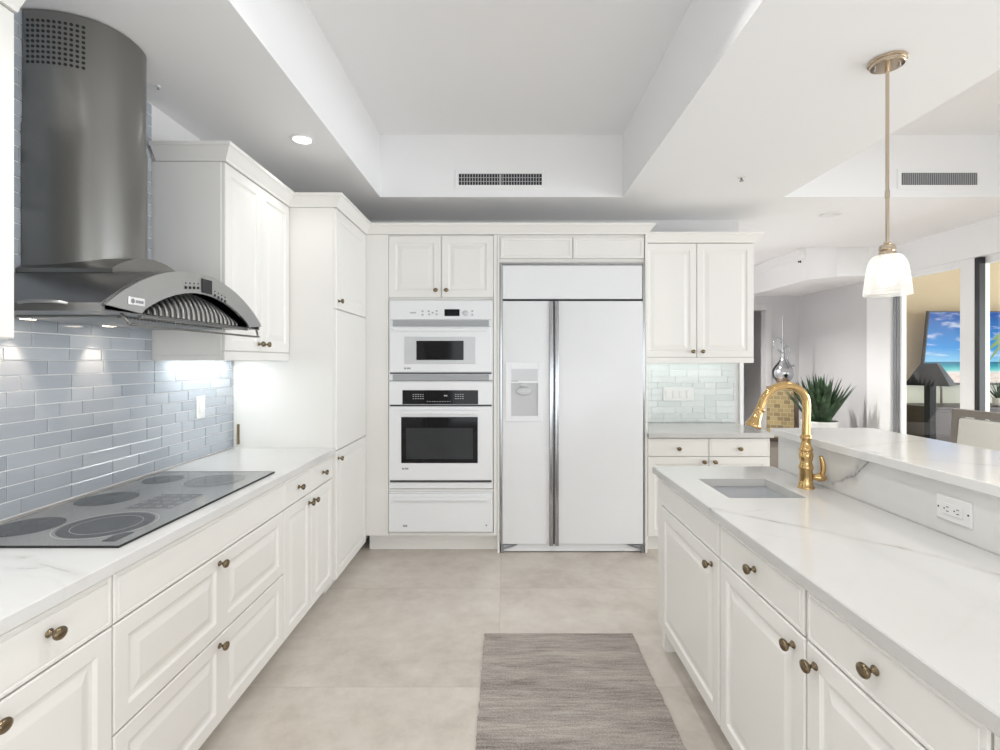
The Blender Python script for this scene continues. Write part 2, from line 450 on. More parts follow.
# right wall: solid beyond the glass
b = B(); box(b, XR, XR + .1, 5.662, 7.0, -.019, 2.8); struct('wall_right', b, M['greige'])
b = B(); box(b, XR - .02, XR + .12, 5.31, 5.66, -.019, 2.309, .004); struct('trim_5', b, M['trimwhite'])
b = B(); box(b, XR, XR + .1, -3.05, 5.30, 2.31, 2.609); struct('wall_header', b, M['ceil'])
# sliding glass doors to the sunroom
def slider(name, y0, y1, x, dark0, dark1, wide0, wide):
    bm = B()
    box(bm, x, x + .05, y0, y0 + wide0, -.019, 2.31, .004); box(bm, x, x + .05, y1 - wide, y1, -.019, 2.31, .004)
    box(bm, x, x + .05, y0 + wide0, y1 - wide, 2.25, 2.31); box(bm, x, x + .05, y0 + wide0, y1 - wide, -.019, 0.1)
    d = struct(name, bm, M['trimwhite'])
    for (a, c) in (dark0, dark1):
        bm = B(); box(bm, x - .012, x - .002, a, c, -.019, 2.305, .002); o = obj('gasket', bm, M['grey'], d)
    bm = B(); box(bm, x + .02, x + .028, y0 + wide0, y1 - wide, .1, 2.25); obj('glass_pane', bm, M['pane'], d)
slider('door_1', 4.40, 5.305, XR + .02, (5.225, 5.25), (5.268, 5.30), .14, .10)
slider('door_2', 2.95, 4.395, XR + .075, (2.96, 2.98), (2.99, 3.0), .10, .03)
b = B(); box(b, XR + .022, XR + .072, 4.352, 4.398, -.019, 2.305); struct('trim_7', b, M['black'])
# sunroom beyond the glass
b = B(); box(b, XR + .12, 8.4, 6.45, 6.6, 1.12, 2.9); struct('wall_sunroom', b, M['cream'])
b = B(); box(b, XR + .12, 8.4, 6.44, 6.6, -.019, 1.118); struct('wall_wainscot', b, plain('pale_wainscot', rgb(222, 224, 208), 0.7))
b = B(); box(b, XR + .13, XR + .2, 5.67, 6.43, -.019, 2.75); struct('wall_sunroom_side', b, M['cream'])
b = B(); box(b, XR + .1, 8.4, -3.0, 6.6, 2.75, 2.85); struct('ceiling_sunroom', b, M['cream'])

# crown moulding along the wall cabinets
def sweep(bm, path, prof):
    n = len(path); P = [Vector((p[0], p[1])) for p in path]; loops = []
    def rn(d): return Vector((d.y, -d.x))
    for i in range(n):
        a = (P[i] - P[i - 1]).normalized() if i > 0 else None
        c = (P[i + 1] - P[i]).normalized() if i < n - 1 else None
        if a is None: off = rn(c)
        elif c is None: off = rn(a)
        else:
            s = rn(a) + rn(c); off = s / (1 + rn(a).dot(rn(c)))
        loops.append([bm.verts.new((P[i].x + off.x * o, P[i].y + off.y * o, z)) for o, z in prof])
    k = len(prof)
    for a, c in zip(loops, loops[1:]):
        for j in range(k): bm.faces.new((a[j], a[(j + 1) % k], c[(j + 1) % k], c[j]))
    bm.faces.new(loops[0]); bm.faces.new(loops[-1])
CROWN = [(-.03, 2.337), (.006, 2.337), (.010, 2.348), (.042, 2.392), (.05, 2.396), (.05, 2.412), (-.03, 2.412)]
b = B(); sweep(b, [(WL + .03, 2.346), (-1.318, 2.346), (-1.318, 3.05), (-1.035, 3.05), (-1.035, YF), (1.046, YF), (1.046, 3.965), (1.967, 3.965), (1.967, YB - .03)], CROWN)
struct('trim_8', b, M['cab'])
b = B(); sweep(b, [(-1.318, .74), (-1.318, 1.345)], CROWN); struct('trim_9', b, M['cab'])

# ------------------------------------------------------------------ cabinets
def knob_mesh():
    bm = B()
    lathe(bm, [(0.0, 0), (.0105, 0), (.0115, .002), (.0095, .0045), (.0055, .007), (.0048, .012), (.0062, .015), (.0120, .018), (.0165, .0225), (.0175, .026), (.0160, .030), (.010, .0325), (0, .0333)], 24, axis='-y')
    for v in bm.verts: v.co.z *= 0.86
    bmesh.ops.recalc_face_normals(bm, faces=list(bm.faces))
    me = bpy.data.meshes.new('knob'); bm.to_mesh(me); bm.free(); me.materials.append(M['brass'])
    me.shade_smooth(); me.set_sharp_from_angle(angle=math.radians(50)); return me
KNOB = knob_mesh()

RAISED = [(.050, -.020), (.054, -.0165), (.058, -.0125), (.064, -.0115), (.070, -.0115), (.094, -.0180), (.097, -.0185)]
SOFT = [(.048, -.020), (.052, -.0175), (.060, -.0155), (.066, -.0155), (.082, -.0190), (.084, -.0192)]
BEAD = [(.010, -.020), (.012, -.0178), (.016, -.0178), (.018, -.020)]
THINFRAME = [(.022, -.020), (.025, -.016), (.03, -.016)]

def front(bm, x0, x1, z0, z1, prof, cols=1):
    """a door or drawer front, back at y=0, face at y=-0.02, with cols raised panels side by side"""
    bm0 = [rect(x0, x1, z0, z1, -.0005), rect(x0, x1, z0, z1, -.0165), rect(x0 + .0035, x1 - .0035, z0 + .0035, z1 - .0035, -.020)]
    if cols == 1:
        ring_surface(bm, bm0 + [rect(x0 + i, x1 - i, z0 + i, z1 - i, y) for i, y in prof])
    else:
        prev = None
        for pts in bm0:
            vs = [bm.verts.new(p) for p in pts]
            if prev:
                for i in range(4): bm.faces.new((prev[i], prev[(i + 1) % 4], vs[(i + 1) % 4], vs[i]))
            prev = vs
        e = .0035; xs = [x0 + e + (x1 - x0 - 2 * e) * k / cols for k in range(cols + 1)]
        for k in range(cols):
            a, c = xs[k], xs[k + 1]; R = [rect(a, c, z0 + e, z1 - e, -.020)]
            for i, y in prof:
                l = i - e if k == 0 else i - .012; r = i - e if k == cols - 1 else i - .012
                R.append(rect(a + l, c - r, z0 + i, z1 - i, y))
            ring_surface(bm, R)
        bmesh.ops.remove_doubles(bm, verts=bm.verts, dist=1e-5)
    bm.faces.new([bm.verts.new(p) for p in rect(x0, x1, z0, z1, -.0005)])

class Cab:
    def __init__(s, name, label, loc, rz, W, D, z0, z1, toe=0.0, group=None, shell=False, cat='cabinet', x_end=0.0):
        s.r = thing(name, label, cat, loc, rz, group)
        bm = B()
        if shell:
            t = .018
            box(bm, 0, t, 0, D, z0, z1); box(bm, W - t, W, 0, D, z0, z1); box(bm, t, W - t, D - t, D, z0, z1)
            box(bm, t, W - t, 0, D - t, z0, z0 + t); box(bm, t, W - t, 0, t, z1 - .16, z1); box(bm, t, W - t, 0, t, z0 + t, z1 - .16)
        else: box(bm, 0, W, 0, D, z0, z1, .001, 1)
        obj('body', bm, M['cab'], s.r, local=True)
        if toe:
            bm = B(); box(bm, 0, W - x_end, toe, D, -.019, z0 - .0005); obj('toe_kick', bm, M['cab'], s.r, local=True)
    def front(s, name, x0, x1, z0, z1, prof=RAISED, cols=1, knob=None):
        bm = B(); front(bm, x0, x1, z0, z1, prof, cols)
        o = obj(name, bm, M['cab'], s.r, smooth=None, local=True)
        if knob:
            k = bpy.data.objects.new('knob', KNOB); COL.objects.link(k); k.parent = o; k.location = (knob[0], -.0202, knob[1])
        return o

G = .0022
# left run: local x -> +Y, front faces +X
XL = -1.075
def left_base(name, label, y0, y1, group):
    return Cab(name, label, (XL, y0, 0), PI / 2, y1 - y0 - .001, XL - WL - .006, .060, .833, .05, group)
GL = 'white base cabinets under the cooktop counter'
c = left_base('base_cabinet', 'white base cabinet with one drawer over one door, before the wide cooktop drawers', .95, 1.344, GL); w = .393
c.front('drawer', G, w - G, .692, .828, BEAD, knob=(.204, .772)); c.front('door', G, w - G, .064, .687, knob=(.075, .652))
c = left_base('drawer_cabinet', 'wide white cabinet of double-panelled drawers directly under the cooktop', 1.344, 2.376, GL); w = 1.031
c.front('false_front', G, w - G, .692, .828, BEAD)
c.front('drawer', G, w - G, .392, .687, RAISED, 2, knob=(w / 2 - .02, .655)); c.front('drawer', G, w - G, .064, .387, RAISED, 2, knob=(w / 2 - .02, .352))
c = left_base('base_cabinet', 'white base cabinet with two drawers and two narrow doors beside the tall pantry', 2.376, 3.046, GL); w = .669; h = w / 2
c.front('drawer', G, h - G, .692, .828, BEAD, knob=(h / 2, .76)); c.front('drawer', h + G, w - G, .692, .828, BEAD, knob=(h * 1.5, .76))
c.front('door', G, h - G, .064, .687, knob=(h - .032, .64)); c.front('door', h + G, w - G, .064, .687, knob=(h + .032, .64))
# tall pantry in the corner
c = Cab('pantry_cabinet', 'full-height white pantry in the corner with three stacked doors', (-1.055, 3.05, 0), PI / 2, YB - 3.05 - .006, -1.055 - WL - .006, .060, 2.336, .05)
c.front('door', G + .003, .645, .064, .846, SOFT, knob=(.035, .80)); c.front('door', G + .003, .645, .852, 1.715, [(.03, -.020)]); c.front('door', G + .003, .645, 1.721, 2.333, SOFT, knob=(.04, 1.77))
# upper cabinets on the left wall
XU = -1.338
def upper(name, label, y0, y1, group=None, rail=True):
    c = Cab(name, label, (XU, y0, 0), PI / 2, y1 - y0, XU - WL - .004, 1.425 if rail else 1.458, 2.336, group=group)
    if not rail: return c
    bm = B(); box(bm, 0, y1 - y0, -.018, .0, 1.402, 1.446, .003); box(bm, 0, .018, .001, XU - WL - .006, 1.402, 1.4245); box(bm, y1 - y0 - .018, y1 - y0, .001, XU - WL - .006, 1.402, 1.4245)
    obj('light_rail', bm, M['cab'], c.r, local=True)
    return c
c = upper('wall_cabinet', 'white two-door upper cabinet between the range hood and the pantry', 2.346, 3.046, 'white upper cabinets'); w = .70; h = .352
c.front('door', .004, h - G, 1.450, 2.333, knob=(h - .035, 1.49)); c.front('door', h + G, w - G, 1.450, 2.333, knob=(h + .035, 1.49))
c = upper('wall_cabinet', 'white upper cabinet before the range hood, only its last edge in view', .74, 1.345, 'white upper cabinets', False); w = .605
c.front('door', G, .3, 1.460, 2.333, knob=(.27, 1.49)); c.front('door', .3 + G, w - G, 1.460, 2.333, knob=(.335, 1.49))

# back run: faces -Y
YBODY = YF + .02; DB = YB - YBODY - .004
# oven housing
r = thing('oven_cabinet', 'tall white cabinet housing the microwave, oven and warming drawer', 'cabinet', (-1.028, YBODY, 0))
XO0, XO1 = -.868, -.094         # appliance opening
b = B()
box(b, -1.053, XO0 - .002, YBODY - .02, YB - .004, .108, 2.336, .001, 1)
box(b, XO1 + .002, -.066, YBODY - .02, YB - .004, .108, 2.336, .001, 1)
box(b, XO0, XO1, YBODY, YB - .004, 1.856, 2.336); box(b, XO0, XO1, YBODY - .02, YB - .004, 0.437, .452); box(b, XO0, XO1, YBODY - .02, YB - .004, .108, .128)
box(b, XO0, XO1, YB - .02, YB - .004, .128, 1.856)
obj('body', b, M['cab'], r)
b = B(); box(b, -1.028, -.066, YBODY + .05, YB - .004, -.019, .107); obj('toe_kick', b, M['cab'], r)
for x0, x1, kx in ((-.868, -.482, -.518), (-.477, -.094, -.44)):
    b = B(); front(b, x0 + 1.028, x1 + 1.028, 1.872, 2.325, RAISED); d = obj('door', b, M['cab'], r, local=True)
    k = bpy.data.objects.new('knob', KNOB); COL.objects.link(k); k.parent = d; k.location = (kx + 1.028, -.0202, 1.922)

def bars(bm, x0, x1, y, z0, z1, n, t=.004, d=.004):
    for i in range(n):
        z = z0 + (z1 - z0) * (i + .5) / n
        box(bm, x0, x1, y - d, y, z - t / 2, z + t / 2)

def badge(parent, x, y, z, s=1.0, round_first=True):
    bm = B()
    if round_first: lathe(bm, [(.009 * s, 0), (.009 * s, .0015), (0, .0015)], 16, (x, y, z), '-y')
    for i in range(3): box(bm, x + (.016 + .012 * i) * s, x + (.025 + .012 * i) * s, y - .0015, y, z - .008 * s, z + .008 * s)
    obj('badge', bm, M['grey'], parent)

# microwave
X0, X1 = XO0 + .002, XO1 - .002
r = thing('microwave', 'white built-in microwave with a small dark window above the oven', 'microwave', ((X0 + X1) / 2, YF, 1.25))
b = B(); box(b, X0 + .02, X1 - .02, YF + .02, YB - .05, 1.262, 1.85); box(b, X0, X1, YF - .002, YF + .019, 1.255, 1.852, .003); obj('body', b, M['appliance'], r)
b = B(); box(b, X0 + .012, X1 - .012, YF - .02, YF - .003, 1.706, 1.845, .004); cp = obj('control_panel', b, M['appliance'], r)
def px(x, y, Y=YF): return ((x - 506) * Y / 500, 1.4 + (361 - y) * Y / 500)
xa, za = px(444.8, 316.3); xb, zb = px(459.8, 309.5)
b = B(); box(b, xa, xb, YF - .0225, YF - .0202, za, zb, .001, 1); obj('display', b, M['blackglass'], cp)
xa, za = px(465.7, 313.4); b = B(); lathe(b, [(.021, 0), (.021, .004), (.0185, .012), (.016, .014), (0, .014)], 24, (xa, YF - .0202, za), '-y'); obj('dial', b, M['appliance_grey'], cp, 40)
for ux, uy in ((423, 311.5), (423, 315), (429, 311.5), (429.6, 314.6), (437, 311.2), (437, 314.6), (433, 313), (472.5, 311.3), (472.5, 315)):
    b = B(); xa, za = px(ux, uy); box(b, xa - .007, xa + .007, YF - .022, YF - .0202, za - .006, za + .006, .001, 1)
    obj('button', b, M['slot'], cp)
xa, za = px(413.5, 313); b = B(); box(b, xa - .022, xa + .022, YF - .0215, YF - .0202, za - .005, za + .005); obj('lettering', b, M['slot'], cp)
b = B(); box(b, X0 + .03, X1 - .03, YF - .012, YF - .0025, 1.658, 1.70, .001, 1); bars(b, X0 + .035, X1 - .035, YF - .012, 1.66, 1.698, 4, .005); obj('louvre', b, M['slot'], r)
b = B(); box(b, X0 + .012, X1 - .012, YF - .032, YF - .003, 1.318, 1.652, .006); d = obj('door', b, M['appliance'], r)
xa, za = px(405.5, 363.8); xb, zb = px(475.6, 337)
b = B(); ring_surface(b, [rect(xa, xb, za, zb, YF - .0322), rect(xa, xb, za, zb, YF - .035), rect(xa + .004, xb - .004, za + .004, zb - .004, YF - .036)]); obj('window_surround', b, M['appliance_grey'], d)
xc, zc_ = px(417.3, 360); xd, zd = px(464, 341)
b = B(); box(b, xc, xd, YF - .0385, YF - .0362, zc_, zd, .001, 1); obj('window', b, M['blackglass'], d)
b = B(); box(b, X0 + .04, X1 - .04, YF - .047, YF - .033, 1.618, 1.640, .005); obj('handle', b, M['appliance'], d)
xa, za = px(406, 368.3); badge(d, xa, YF - .0323, za, .8)
b = B(); box(b, X0 + .03, X1 - .03, YF - .010, YF - .0025, 1.258, 1.30, .001, 1); bars(b, X0 + .035, X1 - .035, YF - .010, 1.26, 1.298, 4, .005); obj('louvre', b, M['slot'], r)
b = B(); box(b, X0 + .01, X1 - .01, YF - .006, YF - .0022, 1.305, 1.314); obj('gasket', b, M['dark'], r)

# wall oven
r = thing('wall_oven', 'white wall oven with a large black glass window and black control strip', 'oven', ((X0 + X1) / 2, YF, .455))
b = B(); box(b, X0 + .02, X1 - .02, YF + .02, YB - .05, .458, 1.245); box(b, X0, X1, YF - .002, YF + .019, .455, 1.252, .003); obj('body', b, M['appliance'], r)
b = B(); box(b, X0 + .004, X1 - .004, YF - .02, YF - .003, 1.078, 1.245, .004); cp = obj('control_panel', b, M['appliance'], r)
xa, za = px(403, 404); xb, zb = px(478.3, 390)
b = B(); box(b, xa, xb, YF - .0225, YF - .0202, za, zb, .001, 1); dp = obj('display', b, M['blackglass'], cp)
for gx0, nx in ((414, 5), (456, 4)):
    b = B()
    for i in range(nx):
        for uy in (394.3, 396.2, 398.4):
            xa, za = px(gx0 + i * 2.4, uy); box(b, xa - .005, xa + .005, YF - .0235, YF - .0226, za - .0025, za + .0025)
    obj('key_legend', b, M['slot'], dp)
b = B()
for i in range(10):
    xa, za = px(428 + i * 2.5, 401.3); box(b, xa - .005, xa + .005, YF - .0235, YF - .0226, za - .002, za + .002)
obj('key_legend', b, M['slot'], dp); b = B()
xa, za = px(446, 395.5); box(b, xa - .012, xa + .012, YF - .0235, YF - .0226, za - .005, za + .005)
obj('clock_digits', b, M['slot'], dp)
b = B(); box(b, X0 + .01, X1 - .01, YF - .012, YF - .0022, 1.068, 1.077); obj('gasket', b, M['black'], r)
b = B(); box(b, X0 + .006, X1 - .006, YF - .036, YF - .003, .524, 1.066, .007); d = obj('door', b, M['appliance'], r)
xa, za = px(402.3, 462); xb, zb = px(478, 416.5)
b = B(); ring_surface(b, [rect(xa, xb, za, zb, YF - .0362), rect(xa, xb, za, zb, YF - .039), rect(xa + .003, xb - .003, za + .003, zb - .003, YF - .040)]); wn = obj('window', b, M['blackglass'], d)
b = B(); box(b, xa + .035, xb - .035, YF - .0409, YF - .0402, za + .03, zb - .08); obj('inner_pane', b, plain('smoked_oven_pane', rgb(58, 60, 62), 0.08, var=0.15, scale=6, spec=0.22), wn)
b = B(); box(b, xa, xb, YF - .062, YF - .050, 1.012, 1.040, .005); box(b, xa + .02, xa + .05, YF - .051, YF - .0362, 1.016, 1.036); box(b, xb - .05, xb - .02, YF - .051, YF - .0362, 1.016, 1.036); obj('handle', b, M['appliance'], d)
xa, za = px(404, 467.6); badge(d, xa, YF - .0363, za, .8)
b = B(); box(b, X0 + .012, X1 - .012, YF - .016, YF - .0022, .508, .521, .002, 1); obj('gasket', b, M['black'], r)
b = B(); box(b, X0 + .004, X1 - .004, YF - .012, YF - .0022, .458, .503, .003); obj('lower_trim', b, M['appliance'], r)
# warming drawer
r = thing('warming_drawer', 'white warming drawer at the bottom of the oven stack', 'drawer', ((X0 + X1) / 2, YF, .13))
b = B(); box(b, X0 + .02, X1 - .02, YF + .02, YB - .05, .135, .43); box(b, X0, X1, YF - .002, YF + .019, .130, .435, .003); obj('body', b, M['appliance'], r)
b = B(); box(b, X0 + .004, X1 - .004, YF - .03, YF - .003, .145, .425, .006); d = obj('front_panel', b, M['appliance'], r)
b = B(); box(b, X0 + .04, X1 - .04, YF - .046, YF - .031, .375, .398, .005); obj('handle', b, M['appliance'], d)
xa, za = px(402, 524.5); badge(d, xa, YF - .0303, za, .9, False)
xa, za = px(486.5, 524); b = B(); lathe(b, [(.006, 0), (.006, .003), (0, .003)], 14, (xa, YF - .0302, za), '-y'); obj('indicator', b, M['grey'], d)

# refrigerator and its surround
XF0, XF1 = -.046, 1.028
r = thing('fridge_surround', 'white panel surround with two shallow doors above the refrigerator', 'cabinet', (XF0, YBODY, 0))
b = B(); box(b, -.064, XF0 - .001, YF - .004, YB - .004, -.019, 2.336, .001, 1); obj('side_panel', b, M['cab'], r)
b = B(); box(b, XF1 + .001, 1.046, YF - .004, YB - .004, -.019, 2.336, .001, 1); obj('side_panel', b, M['cab'], r)
b = B(); box(b, XF0, XF1, YBODY, YB - .004, 2.132, 2.336); obj('body', b, M['cab'], r)
for x0, x1 in ((XF0 + .004, .491), (.497, XF1 - .006)):
    b = B(); front(b, x0 - XF0, x1 - XF0, 2.160, 2.316, THINFRAME); obj('door', b, M['cab'], r, local=True)
r = thing('refrigerator', 'tall white side-by-side refrigerator with ice dispenser and silver door edges', 'refrigerator', ((XF0 + XF1) / 2, YF, 0))
a0, a1 = XF0 + .003, XF1 - .003
b = B(); box(b, a0 + .004, a1 - .004, YF + .03, YB - .03, .03, 2.12); obj('body', b, M['appliance'], r)
b = B(); box(b, a0 + .016, a1 - .016, YF - .006, YF + .03, 1.858, 2.108, .004); obj('grille_panel', b, M['appliance'], r)
b = B()
box(b, a0, a0 + .014, YF - .010, YF + .03, .045, 2.124, .002, 1); box(b, a1 - .014, a1, YF - .010, YF + .03, .045, 2.124, .002, 1); box(b, a0 + .014, a1 - .014, YF - .010, YF + .03, 2.110, 2.124, .002, 1)
obj('trim_frame', b, M['chrome'], r)
b = B(); box(b, a0 + .02, a1 - .02, YF, YF + .03, 1.843, 1.857); obj('hinge_gap', b, M['dark'], r)
xg = (553.8 - 506) * YF / 500
for nm, x0, x1, hx0, hx1 in (('freezer_door', a0 + .016, xg - .004, xg - .036, xg - .005), ('fridge_door', xg + .004, a1 - .016, xg + .005, xg + .034)):
    b = B(); box(b, x0, x1, YF - .018, YF + .028, .05, 1.842, .006, 3); d = obj(nm, b, M['appliance'], r, 40)
    b = B(); box(b, hx0, hx1, YF - .032, YF - .0185, .04, 1.84, .005, 3); obj('edge_handle', b, M['chrome'], d, 40)
    if nm == 'freezer_door': fd = d
b = B(); box(b, xg - .0035, xg + .0035, YF - .012, YF + .028, .05, 1.84); obj('door_gasket', b, M['black'], r)
# dispenser
y = YF - .0185
xa, za = px(505.5, 421); xb, zb = px(542, 362)
xi0, zi0 = px(511, 415.5); xi1, zi1 = px(537.7, 383)
b = B()
for (q0, q1, w0, w1) in ((xa, xi0, za, zb), (xi1, xb, za, zb), (xi0, xi1, za, zi0), (xi0, xi1, zi1, zb)): box(b, q0, q1, y - .012, y, w0, w1, .0015, 1)
dpn = obj('dispenser', b, M['appliance'], fd)
b = B(); box(b, xi0, xi1, y - .0015, y, zi0, zi1); obj('alcove', b, plain('dispenser_alcove', rgb(196, 197, 199), .3), dpn)
xc, zc_ = px(511.5, 380.8); xd, zd = px(537.5, 369); b = B(); box(b, xc, xd, y - .0135, y - .0122, zc_, zd, .0005, 1); obj('touch_panel', b, M['appliance_grey'], dpn)
b = B(); box(b, xc, xc + .05, y - .0137, y - .0125, zc_ - .004, zc_ + .002); obj('lettering', b, M['grey'], dpn)
xm = (523.8 - 506) * YF / 500; zm = px(0, 391)[1]
b = B(); box(b, xm - .028, xm + .028, y - .016, y - .002, zm + .034, zi1 - .001, .003)
t_ = bmesh.new(); lathe(t_, [(0, 0), (.05, 0), (.056, .006), (.05, .014), (.03, .017), (0, .017)], 24, (0, 0, 0), '-y')
merge(b, t_, Matrix.Translation((xm, y - .002, zm)) @ Matrix.Diagonal((1, 1, .55, 1)))
obj('ice_lever', b, M['appliance_grey'], dpn, 40)
b = B(); box(b, a0 + .016, a1 - .016, YF + .012, YF + .04, -.012, .043, .003); obj('kick_plate', b, M['appliance'], r)
for x0, s in ((a0 + .006, 1), (a1 - .006, -1)):
    b = B(); box(b, min(x0, x0 + s * .02), max(x0, x0 + s * .02), YF - .005, YF + .011, -.019, .04, .002, 1)
    tube(b, [(x0 + s * .02, YF, .012), (x0 + s * .06, YF + .002, .022), (x0 + s * .105, YF + .004, .036)], .006, 8)
    box(b, min(x0, x0 + s * .12), max(x0, x0 + s * .12), YF - .003, YF + .01, .0365, .043)
    obj('hinge_foot', b, M['grey'], r)

# back base and upper cabinets at the window side
GR = 'white cabinets beside the refrigerator'
c = Cab('base_cabinet', 'white base cabinet with two drawers beside the refrigerator', (1.049, YBODY, 0), 0, 1.955 - 1.049, DB, .10, .833, .05, GR); w = 1.955 - 1.049; h = w / 2
c.front('drawer', G, h - G, .695, .826, BEAD, knob=(h / 2, .752)); c.front('drawer', h + G, w - G, .695, .826, BEAD, knob=(h * 1.5, .752))
c.front('door', G, h - G, .104, .689, knob=(h - .04, .655)); c.front('door', h + G, w - G, .104, .689, knob=(h + .04, .655))
YU = 3.965
c = Cab('wall_cabinet', 'white two-door upper cabinet between the refrigerator and the open hall', (1.049, YU + .02, 0), 0, 1.967 - 1.049, YB - YU - .026, 1.425, 2.336, 0, GR); w = 1.967 - 1.049; h = w / 2 + .005
c.front('door', G + .03, h - G, 1.430, 2.333, knob=(h - .035, 1.475)); c.front('door', h + G, w - G, 1.430, 2.333, knob=(h + .042, 1.475))
b = B(); box(b, 0, w, -.018, 0, 1.385, 1.428, .003); box(b, 0, .018, .001, .26, 1.385, 1.4245); box(b, w - .018, w, .001, .26, 1.385, 1.4245); obj('light_rail', b, M['cab'], c.r, local=True)

# ------------------------------------------------------------------ worktops
def slab(bm, x0, x1, y0, y1, z0, z1, bev=.003): box(bm, x0, x1, y0, y1, z0, z1, bev)
b = B(); slab(b, WL + .014, -1.037, .95, 3.047, .835, .870)
tag(obj('worktop', b, M['left_top']), 'white veined quartz worktop under the cooktop, along the tiled wall', 'worktop')
b = B(); slab(b, 1.049, 1.972, YF - .025, YB - .012, .835, .870)
tag(obj('worktop', b, M['right_top']), 'short white quartz worktop between the refrigerator and the hall', 'worktop')

# island
XI = .775
def island_cab(label, y1, y0, W_, shell=False):
    return Cab('island_cabinet', label, (XI, y1, 0), -PI / 2, W_, 1.338 - XI, .10, .833, .06, 'white island cabinets', shell)
c = island_cab('white island cabinet under the sink with a plain false front', 2.492, 1.772, .719, True); w = .719
b = B(); box(b, .006, .058, -.018, 0, .102, .832, .001, 1); box(b, 0, .055, 0, .056, -.019, .0995); obj('end_stile', b, M['cab'], c.r, local=True)
c.front('false_front', .062, w - G, .702, .830, BEAD); c.front('door', .062, w - G, .104, .697, knob=(w - .062, .655))
c = island_cab('white island cabinet in the middle with one drawer above its door', 1.772, 1.262, .509); w = .509
c.front('drawer', .008, w - .006, .702, .830, BEAD, knob=(w / 2, .768)); c.front('door', .008, w - G, .104, .697, knob=(w - .05, .655))
c = island_cab('white island cabinet nearest the viewer, drawer front as wide as its door', 1.262, .78, .72); w = .482
c.front('drawer', .006, w - .002, .702, .830, BEAD, knob=(w / 2, .768)); c.front('door', .006, w - .002, .104, .697, knob=(.042, .655))
b = B(); box(b, w + .004, .72, -.018, 0, .102, .832, .001, 1); obj('end_stile', b, M['cab'], c.r, local=True)
# island worktop with sink cut-out
sx0, sx1, sy0, sy1 = .863, 1.165, 1.934, 2.25
b = B()
def hole_ring(z): return [(sx0, sy0, z), (sx1, sy0, z), (sx1, sy1, z), (sx0, sy1, z)]
def outer_ring(z, i=0): return [(.737 + i, .50 + i, z), (1.343, .50 + i, z), (1.343, 2.52 - i, z), (.737 + i, 2.52 - i, z)]
loops = [hole_ring(.835), hole_ring(.870), outer_ring(.870, .003), outer_ring(.867), outer_ring(.838), outer_ring(.835, .003)]
L = [[b.verts.new(p) for p in lp] for lp in loops]; L.append(L[0])
for p, q in zip(L, L[1:]):
    for i in range(4): b.faces.new((p[i], p[(i + 1) % 4], q[(i + 1) % 4], q[i]))
tag(obj('worktop', b, M['island_top']), 'long white island worktop with a sink cut-out and thin grey vein', 'worktop')
# sink basin
b = B()
def rr(x0, x1, y0, y1, z, r, n=5):
    out = []
    for cx, cy, a0 in ((x1 - r, y1 - r, 0), (x0 + r, y1 - r, 90), (x0 + r, y0 + r, 180), (x1 - r, y0 + r, 270)):
        for k in range(n + 1):
            a = math.radians(a0 + 90 * k / n); out.append((cx + r * math.cos(a), cy + r * math.sin(a), z))
    return out
e = .006
rings_ = [rr(sx0 - .02, sx1 + .02, sy0 - .02, sy1 + .02, .8315, .03), rr(sx0 - .005, sx1 + .005, sy0 - .005, sy1 + .005, .8315, .02), rr(sx0 - .003, sx1 + .003, sy0 - .003, sy1 + .003, .70, .03), rr(sx0 + .02, sx1 - .02, sy0 + .02, sy1 - .02, .665, .03),
          rr((sx0 + sx1) / 2 - .03, (sx0 + sx1) / 2 + .03, (sy0 + sy1) / 2 - .03, (sy0 + sy1) / 2 + .03, .66, .028)]
ring_surface(b, rings_)
r = thing('sink', 'small square white undermount sink in the island worktop', 'sink', ((sx0 + sx1) / 2, (sy0 + sy1) / 2, .66))
o = obj('basin', b, M['appliance_grey'], r, 40)
md = o.modifiers.new('thick', 'SOLIDIFY'); md.thickness = .004; md.offset = 0
b = B(); lathe(b, [(.028, 0), (.028, .002), (.02, .003), (.018, .001), (0, .001)], 20, ((sx0 + sx1) / 2, (sy0 + sy1) / 2, .6625)); obj('drain', b, M['chrome'], r, 40)

# raised bar
r = thing('breakfast_bar', 'raised white quartz breakfast bar behind the island worktop', 'bar', (1.55, 1.5, 0))
b = B(); box(b, 1.362, 1.70, .50, 2.47, -.019, 1.032, .002, 1); obj('half_wall', b, M['cab'], r)
b = B(); box(b, 1.345, 1.361, .50, 2.47, .8705, 1.032); obj('splash_panel', b, M['bar_quartz'], r)
b = B(); box(b, 1.320, 1.83, .48, 2.50, 1.033, 1.066, .003); obj('bar_top', b, M['bar_quartz'], r)
# duplex outlet on the splash panel
def plate(name, label, loc, rz, w, h, style):
    r = thing(name, label, 'outlet' if style != 'rocker' else 'switch', loc, rz)
    bm = B(); ring_surface(bm, [rect(-w / 2, w / 2, -h / 2, h / 2, 0), rect(-w / 2, w / 2, -h / 2, h / 2, -.004), rect(-w / 2 + .003, w / 2 - .003, -h / 2 + .003, h / 2 - .003, -.006)]); bm.faces.new([bm.verts.new(p) for p in rect(-w / 2, w / 2, -h / 2, h / 2, 0)])
    obj('plate', bm, M['plastic'], r, local=True); return r
r = plate('wall_outlet', 'white outlet plate lying sideways on the bar splash panel', (1.3448, 1.498, .952), -PI / 2, .118, .074, 'o')
b = B(); box(b, -.034, .034, -.009, -.0062, -.017, .017, .001, 1); obj('receptacle', b, M['plastic'], r, local=True)
b = B()
for s in (-.017, .017):
    box(b, s - .002, s + .006, -.0096, -.0091, .005, .0075); box(b, s - .002, s + .006, -.0096, -.0091, -.0075, -.005); lathe(b, [(.0024, 0), (.0024, .0006), (0, .0006)], 10, (s - .009, -.009, 0), '-y')
